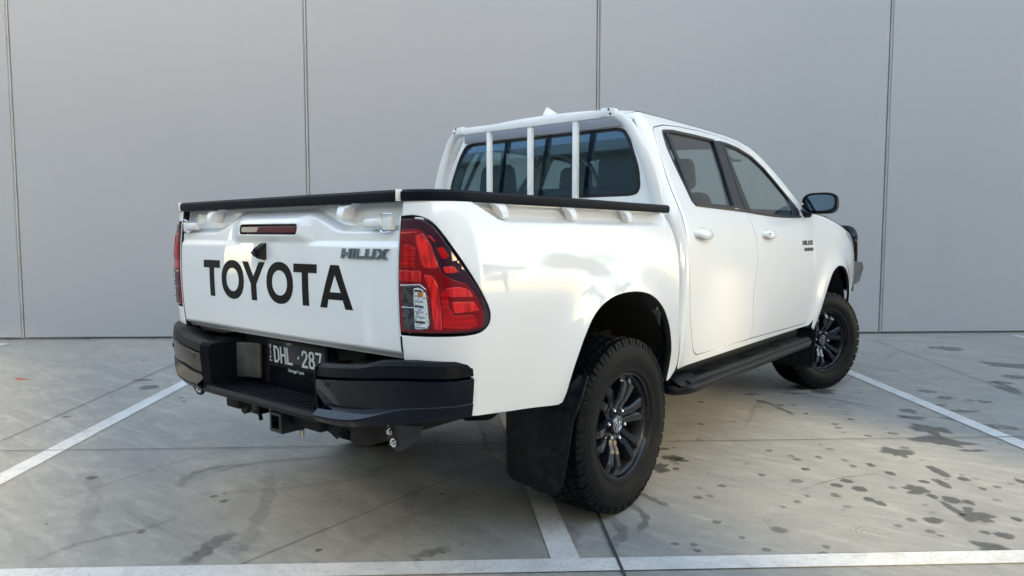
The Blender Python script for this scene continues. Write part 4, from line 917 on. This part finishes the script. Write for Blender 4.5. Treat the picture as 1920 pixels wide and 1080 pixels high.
DAMP = [(1.49,1.26,0.018,0.025,0.68),(1.06,1.25,0.021,0.023,0.68),(1.23,1.19,0.023,0.025,0.68),(1.31,1.30,0.019,0.026,0.68),(1.19,1.23,0.018,0.022,0.68),(1.17,0.83,0.018,0.022,0.68),(1.08,0.56,0.022,0.023,0.68),(1.06,0.35,0.021,0.024,0.68),(1.23,0.14,0.020,0.020,0.68),(1.19,-0.16,0.018,0.017,0.68),(1.25,-0.12,0.014,0.015,0.68),(1.28,-0.16,0.016,0.016,0.68),(1.48,0.01,0.018,0.019,0.68),(1.37,0.06,0.014,0.014,0.68),(1.66,0.11,0.028,0.021,0.68),(1.65,0.18,0.014,0.020,0.68),(1.09,0.40,0.016,0.018,0.68),(1.42,0.58,0.017,0.021,0.68),(1.43,0.68,0.014,0.019,0.68),(1.39,0.48,0.013,0.014,0.68),(2.09,1.36,0.020,0.023,0.68),(1.97,0.57,0.013,0.013,0.68),(2.15,0.59,0.020,0.020,0.68),(1.23,1.98,0.026,0.023,0.68),(1.19,2.06,0.030,0.018,0.68),(1.42,1.91,0.025,0.027,0.68),(1.52,2.06,0.035,0.029,0.68),(1.49,2.73,0.064,0.058,0.68),(1.52,2.55,0.093,0.041,0.68),(1.94,3.99,0.073,0.122,0.68),(1.87,4.22,0.095,0.066,0.68),(1.47,3.50,0.072,0.057,0.68),(1.62,3.32,0.069,0.052,0.68),(1.85,3.37,0.051,0.043,0.68),(1.61,3.04,0.066,0.032,0.68),(1.76,2.95,0.096,0.045,0.68),(2.04,2.65,0.058,0.052,0.68),(1.77,3.35,0.034,0.035,0.68),(1.83,5.20,0.195,0.170,0.68),(1.97,4.61,0.119,0.097,0.68),(1.26,5.97,0.149,0.180,0.68),(1.78,2.69,0.091,0.055,0.68),(1.93,2.59,0.117,0.052,0.68),(1.53,0.77,0.024,0.029,0.68),(1.33,0.85,0.034,0.028,0.68),(1.71,1.04,0.020,0.021,0.68),(1.46,0.22,0.033,0.034,0.68),(1.85,0.67,0.022,0.022,0.68),(1.82,0.57,0.017,0.016,0.68),(1.93,0.59,0.019,0.021,0.68),(1.31,1.49,0.021,0.019,0.68),(1.43,1.33,0.020,0.021,0.68),(1.63,1.78,0.024,0.025,0.68)]
SPOT = [(-0.65,-1.02,0.017,0.017,0.68),(-0.56,-1.02,0.019,0.020,0.68),(-0.51,-1.40,0.017,0.019,0.68),(0.18,-1.05,0.015,0.016,0.68),(-1.35,-1.27,0.028,0.025,0.68),(-3.25,-0.17,0.080,0.083,0.68),(-2.75,-0.91,0.025,0.023,0.68),(-3.58,-0.07,0.095,0.035,0.68),(-2.71,-0.18,0.019,0.018,0.68),(-2.58,-0.22,0.017,0.017,0.68),(-0.89,-1.61,0.006,0.009,0.68),(-5.20,-0.20,0.012,0.033,0.68),(-4.49,0.32,0.010,0.031,0.68)]
SCUFF = [([(-.88,-1.08),(-1.01,-.95),(-1.03,-.82),(-.93,-.68)],.07,.55),([(-.11,-1.44),(-.13,-1.35),(-.19,-1.26),(-.21,-1.16)],.10,1.),([(-.96,-.86),(-.93,-.64),(-.68,-.29)],.06,.45),([(-.53,-1.79),(-.58,-1.61),(-.53,-1.38),(-.54,-1.23)],.045,.4),([(-.36,-.43),(-.35,-.27),(-.31,-.13)],.12,.3),([(-.04,-1.28),(-.08,-1.20)],.1,.35),([(.44,-1.0),(.53,-.98),(.58,-.90)],.07,.55),([(.49,-.89),(.53,-.78),(.56,-.73)],.08,.8),([(.19,-.61),(.04,-.46),(-.02,-.33)],.09,.3),([(.75,-.30),(.83,-.33),(.90,-.48)],.10,.45),([(1.38,.73),(1.49,1.03),(1.63,1.23)],.02,.5),([(.77,2.74),(1.07,2.74),(1.39,2.65)],.05,.5)]
STREAK = [([(.80,.24),(.91,.20),(1.01,.17)],.05,.8),([(.84,.10),(.98,0),(1.03,-.16)],.05,.7),([(.84,-.08),(.98,-.19),(1.02,-.36)],.07,.5),([(.61,2.41),(.80,2.25),(.93,2.13)],.05,.9),([(1.44,2.53),(1.62,2.52)],.06,.7),([(1.70,2.78),(1.84,2.66),(2.06,2.46)],.07,.7),([(1.77,4.26),(1.88,4.17),(2.01,3.95)],.09,.7)]
st1 = Stains()
for q in WET: st1.blob(*q, k=1, rough=.38 if q[2] > .04 else .16)
st1.mk('wet_patches', stain_mat('wet concrete', (.090, .092, .088), .34, .88), .0016)
st2 = Stains()
for q in DAMP: st2.blob(*q, k=.75, rough=.3 if q[2] > .04 else .14)
for q in SPOT: st2.blob(*q, k=.95, rough=.15)
for P, w_, k in STREAK: st2.band(P, w_, k)
for (x_, y_) in ((1.76, .42), (1.45, .33), (2.12, 1.86)):
    for r_, k in ((.085, .14), (.065, .26), (.045, .18), (.024, .2)):
        st2.band([(x_ + r_ * math.cos(t), y_ + r_ * math.sin(t)) for t in [R(20 + 40 * i) for i in range(9)]], .012, k)
for i in range(240):
    s_, t_ = rnd.gauss(2.9, 1.3), rnd.uniform(-4.3, 1.0); r_ = rnd.uniform(.008, .024); p = L(s_, t_)
    if s_ > .9: st2.blob(p[0], p[1], r_, r_, 0, k=rnd.uniform(.25, .6), rough=.2, n=14)
for i in range(60):
    p = L(rnd.uniform(-6, .5), rnd.uniform(-4.4, 1.5)); r_ = rnd.uniform(.004, .014); st2.blob(p[0], p[1], r_ * 1.3, r_, rnd.uniform(0, 3), k=rnd.uniform(.3, .7), rough=.3, n=12)
st2.mk('damp_spots', stain_mat('damp concrete', (.115, .118, .115), .5, .80), .0024)
st3 = Stains()
for P, w_, k in SCUFF: st3.band(P, w_, k)
for i in range(26):
    s_, t_ = rnd.uniform(-5, 5), rnd.uniform(-4, 1.0); a = rnd.uniform(0, 6.28); P = []
    for j in range(4): q = L(s_, t_); P.append((q[0], q[1])); s_ += .35 * math.cos(a); t_ += .35 * math.sin(a); a += rnd.uniform(-.25, .25)
    st3.band(P, rnd.uniform(.03, .10), rnd.uniform(.12, .32))
st3.mk('tyre_scuffs', stain_mat('tyre scuff', (.10, .10, .10), .7, .62), .0031)
rs = Stains(); rs.blob(-4.40, -.69, .07, .022, .4, rough=.3); rs.mk('red_paint_mark', stain_mat('red paint mark', (.42, .05, .03), .6, 1.6), .0031)
# leaf litter along the foot of the wall
for i, (x_, y_) in enumerate([(-7.05, -.04), (-6.42, .53), (-5.83, 1.0), (.52, 6.80), (.90, 7.22), (1.22, 7.50)]):
    lf = MB(); a0 = rnd.uniform(0, 3)
    for k in range(3):
        a = a0 + k * 2.1; l_ = rnd.uniform(.02, .035); c = Vector((math.cos(a) * .012, math.sin(a) * .012, 0))
        d = Vector((math.cos(a), math.sin(a), .35)) * l_; n2 = Vector((-math.sin(a), math.cos(a), 0)) * l_ * .35
        lf.grid([[c + d * t - n2 * math.sin(math.pi * t) + Vector((0, 0, .002)), c + d * t + Vector((0, 0, .007)), c + d * t + n2 * math.sin(math.pi * t) + Vector((0, 0, .002))] for t in (0.02, .3, .6, .98)])
    o = lf.mk('dry_leaves', mat('dry leaf', (.05, .045, .035), .8), None, label='small clump of dry dark leaves lying at the foot of the grey wall', cat='leaves', group='leaf litter along the foot of the wall'); o.location = (x_, y_, .0)
# ---- tilt-up concrete wall
wall = empty('concrete_wall', L(0, -4.69), label='tall pale grey tilt-up concrete wall with vertical panel joints behind the ute', cat='wall')
wall.rotation_euler = (0, 0, ROTW)
m, N, b, lk, tc, noise, rng, mix = nodes_concrete('grey wall paint', None, None, None)
c = mix(rng(noise(.35, 4, .5, .4), .35, .68), (.302, .322, .347), (.322, .339, .360)); c = mix(rng(noise(3.0, 8, .65, .6), .48, .75, 0, .3), c, (.316, .330, .352)); c = mix(rng(noise(1.3, 7, .65, .2, stretch=(3.5, 3.5, .22)), .50, .78, 0, .35), c, (.300, .313, .330)); c = mix(rng(noise(150, 2), .70, .80, 0, .35), c, (.30, .30, .30)); lk(c, b.inputs['Base Color']); b.inputs['Roughness'].default_value = .62
bp = N.nodes.new('ShaderNodeBump'); bp.inputs['Strength'].default_value = .12; bp.inputs['Distance'].default_value = .01; lk(noise(3, 6, .6), bp.inputs['Height']); lk(bp.outputs[0], b.inputs['Normal'])
M['wall'] = m
M['sealant'] = mat('joint sealant', (.35, .36, .375), .6, noise=(4, (.28, .29, .30), .4, .7)); M['jdark'] = mat('joint shadow gap', (.19, .20, .21), .9)
J = [-21.9, -18.5, -15.2, -11.8, -8.45, -5.13, -1.90, 1.42, 4.87, 8.2, 11.6, 15.0]
HW = 7.6
for a, b_ in zip(J[:-1], J[1:]):
    MB().box(((a + b_) / 2, .09, HW / 2 + .012), (b_ - a - .036, .18, HW - .024), .008, seg=1).mk('wall_panel', M['wall'], wall, smooth=False)
for j in J[1:-1]:
    MB().box((j, .035, HW / 2), (.036, .03, HW - .03)).mk('joint_gap', M['jdark'], wall, smooth=False)
    MB().box((j, .012, HW / 2), (.018, .03, HW - .04), .003, seg=1).mk('joint_sealant', M['sealant'], wall, smooth=False)
MB().box(((J[0] + J[-1]) / 2, .10, .006), (J[-1] - J[0], .16, .012)).mk('wall_footing', M['jdark'], wall, smooth=False)
# ---- buildings across the lot (seen only as reflections; the holed wall is added to block and shape the sun)
M['bldg'] = mat('warehouse cladding', (.27, .26, .24), .7, noise=(.5, (.22, .21, .195), .4, .7)); M['bdark'] = mat('dark roller door', (.05, .055, .06), .4); M['bwhite'] = mat('white fascia', (.75, .75, .74), .5)
def holed(name, u0, u1, z0, z1, holes, place, th, m, parent):
    """a thick wall in its own (u, z) plane with rectangular openings"""
    us = sorted({u0, u1, *[h[0] for h in holes], *[h[1] for h in holes]}); zs = sorted({z0, z1, *[h[2] for h in holes], *[h[3] for h in holes]}); b = MB()
    for a, c in zip(us[:-1], us[1:]):
        for p, q in zip(zs[:-1], zs[1:]):
            if any(h[0] <= a + 1e-6 and c <= h[1] + 1e-6 and h[2] <= p + 1e-6 and q <= h[3] + 1e-6 for h in holes): continue
            b.box(((a + c) / 2, 0, (p + q) / 2), (c - a, th, q - p))
    o = b.mk(name, m, parent, smooth=False); return o
SX = 13.0
scr = empty('sun_blocker', (SX, 0, 0), label='tall pale sun-blocking wall with a few light openings, added unseen to the right of the lot', cat='wall'); scr.rotation_euler = (0, 0, R(90))
HOLES = [(-3.1, -.9, 2.95, 3.75), (-2.5, -1.95, 4.14, 4.32), (-7.8, -5.25, 3.9, 5.6), (-4.9, -4.25, 3.60, 3.98)]  # openings placed to throw sun patches on the ground and doors
holed('blocker_face', -34, 10, 0, 11.2, HOLES, None, .25, mat('pale blocker render', (.46, .455, .44), .8), scr)
MB().box((-12, 0, 11.35), (44.2, .5, .28), .03).mk('blocker_cap', M['bwhite'], scr)
wh_ = empty('warehouse', L(-38, 24), label='long pale warehouse across the lot with a white fascia and dark roller doors', cat='building'); wh_.rotation_euler = (0, 0, ROTW)
MB().box((0, 6, 4.4), (74, 12, 8.8), .05).mk('wall', M['bldg'], wh_)
MB().box((0, -.25, 9.15), (74.6, .7, .9), .04).mk('fascia', M['bwhite'], wh_)
for x_ in range(-32, 34, 8):
    d_ = MB().box((x_, -.03, 2.1), (3.6, .10, 4.2), .02)
    d_.mk('roller_door', M['bdark'], wh_)
    MB().box((x_ + 4, -.04, 5.6), (1.8, .10, .9), .02).mk('window', M['glass'], wh_)

of_ = empty('office_building', (-19, -22, 0), label='plain beige flat roofed building behind the camera, beyond the aisle', cat='building')
MB().box((0, -6, 4.9), (34, 12, 9.8), .05).mk('wall', mat('beige render', (.36, .33, .28), .8), of_)
MB().box((0, -5.9, 10.0), (34.6, 12.6, .5), .04).mk('roof_fascia', M['bwhite'], of_)
for x_ in (-12, -4, 4, 12): MB().box((x_, -.02, 2.2), (4.2, .12, 4.4), .02).mk('roller_door', M['bdark'], of_)

# ---- trees past the end of the lot : the ragged skyline mirrored in the paint
M['bark'] = mat('bark', (.09, .07, .055), .9); M['leaf'] = mat('gum leaves', (.05, .075, .03), .6, noise=(3, (.08, .10, .045), .4, .6))
for i, (x_, y_, h_, lb) in enumerate([(14.5, 21.5, 5.2, 'lowest bushy gum tree nearest the end of the lot'), (18.0, 25.5, 7.4, 'tallest narrow gum tree behind the low bushy one'), (13.5, 29.0, 6.0, 'round gum tree standing closest to the grey wall'), (24.0, 27.0, 6.6, 'wide gum tree furthest to the right of the lot')]):
    t = empty('gum_tree', (x_, y_, 0), label=lb, cat='tree', group='gum trees past the end of the lot')
    r2 = random.Random(i); tb_ = MB().tube([(0, 0, 0), (.1, .05, h_ * .3), (-.05, .1, h_ * .6), (.1, 0, h_ * .85)], [.20, .15, .10, .04], 8); cl = []
    for k in range(9):
        a = r2.uniform(0, 6.28); z_ = h_ * r2.uniform(.35, .8); e = (math.cos(a) * r2.uniform(.6, 1.7), math.sin(a) * r2.uniform(.6, 1.7), min(h_ * .97, z_ + r2.uniform(.4, 1.2)))
        tb_.tube([(0, 0, z_ * .8), (e[0] * .5, e[1] * .5, (z_ + e[2]) / 2), e], [.07, .05, .02], 6); cl.append(e)
    tb_.mk('trunk', M['bark'], t); V = []; F = []
    for e in cl:
        for k in range(330):
            d = Vector((r2.gauss(0, 1), r2.gauss(0, 1), r2.gauss(0, 1))).normalized() * r2.uniform(.2, .95); c = Vector(e) + d; a = Vector((r2.uniform(-1, 1), r2.uniform(-1, 1), r2.uniform(-1, 1))).normalized() * .12; b_ = a.cross(Vector((r2.uniform(-1, 1), r2.uniform(-1, 1), r2.uniform(-1, 1)))).normalized() * .05
            n0 = len(V); V += [c - a, c + b_, c + a, c - b_]; F.append((n0, n0 + 1, n0 + 2, n0 + 3))
    obj('crown', V, F, M['leaf'], t, smooth=False, recalc=False)
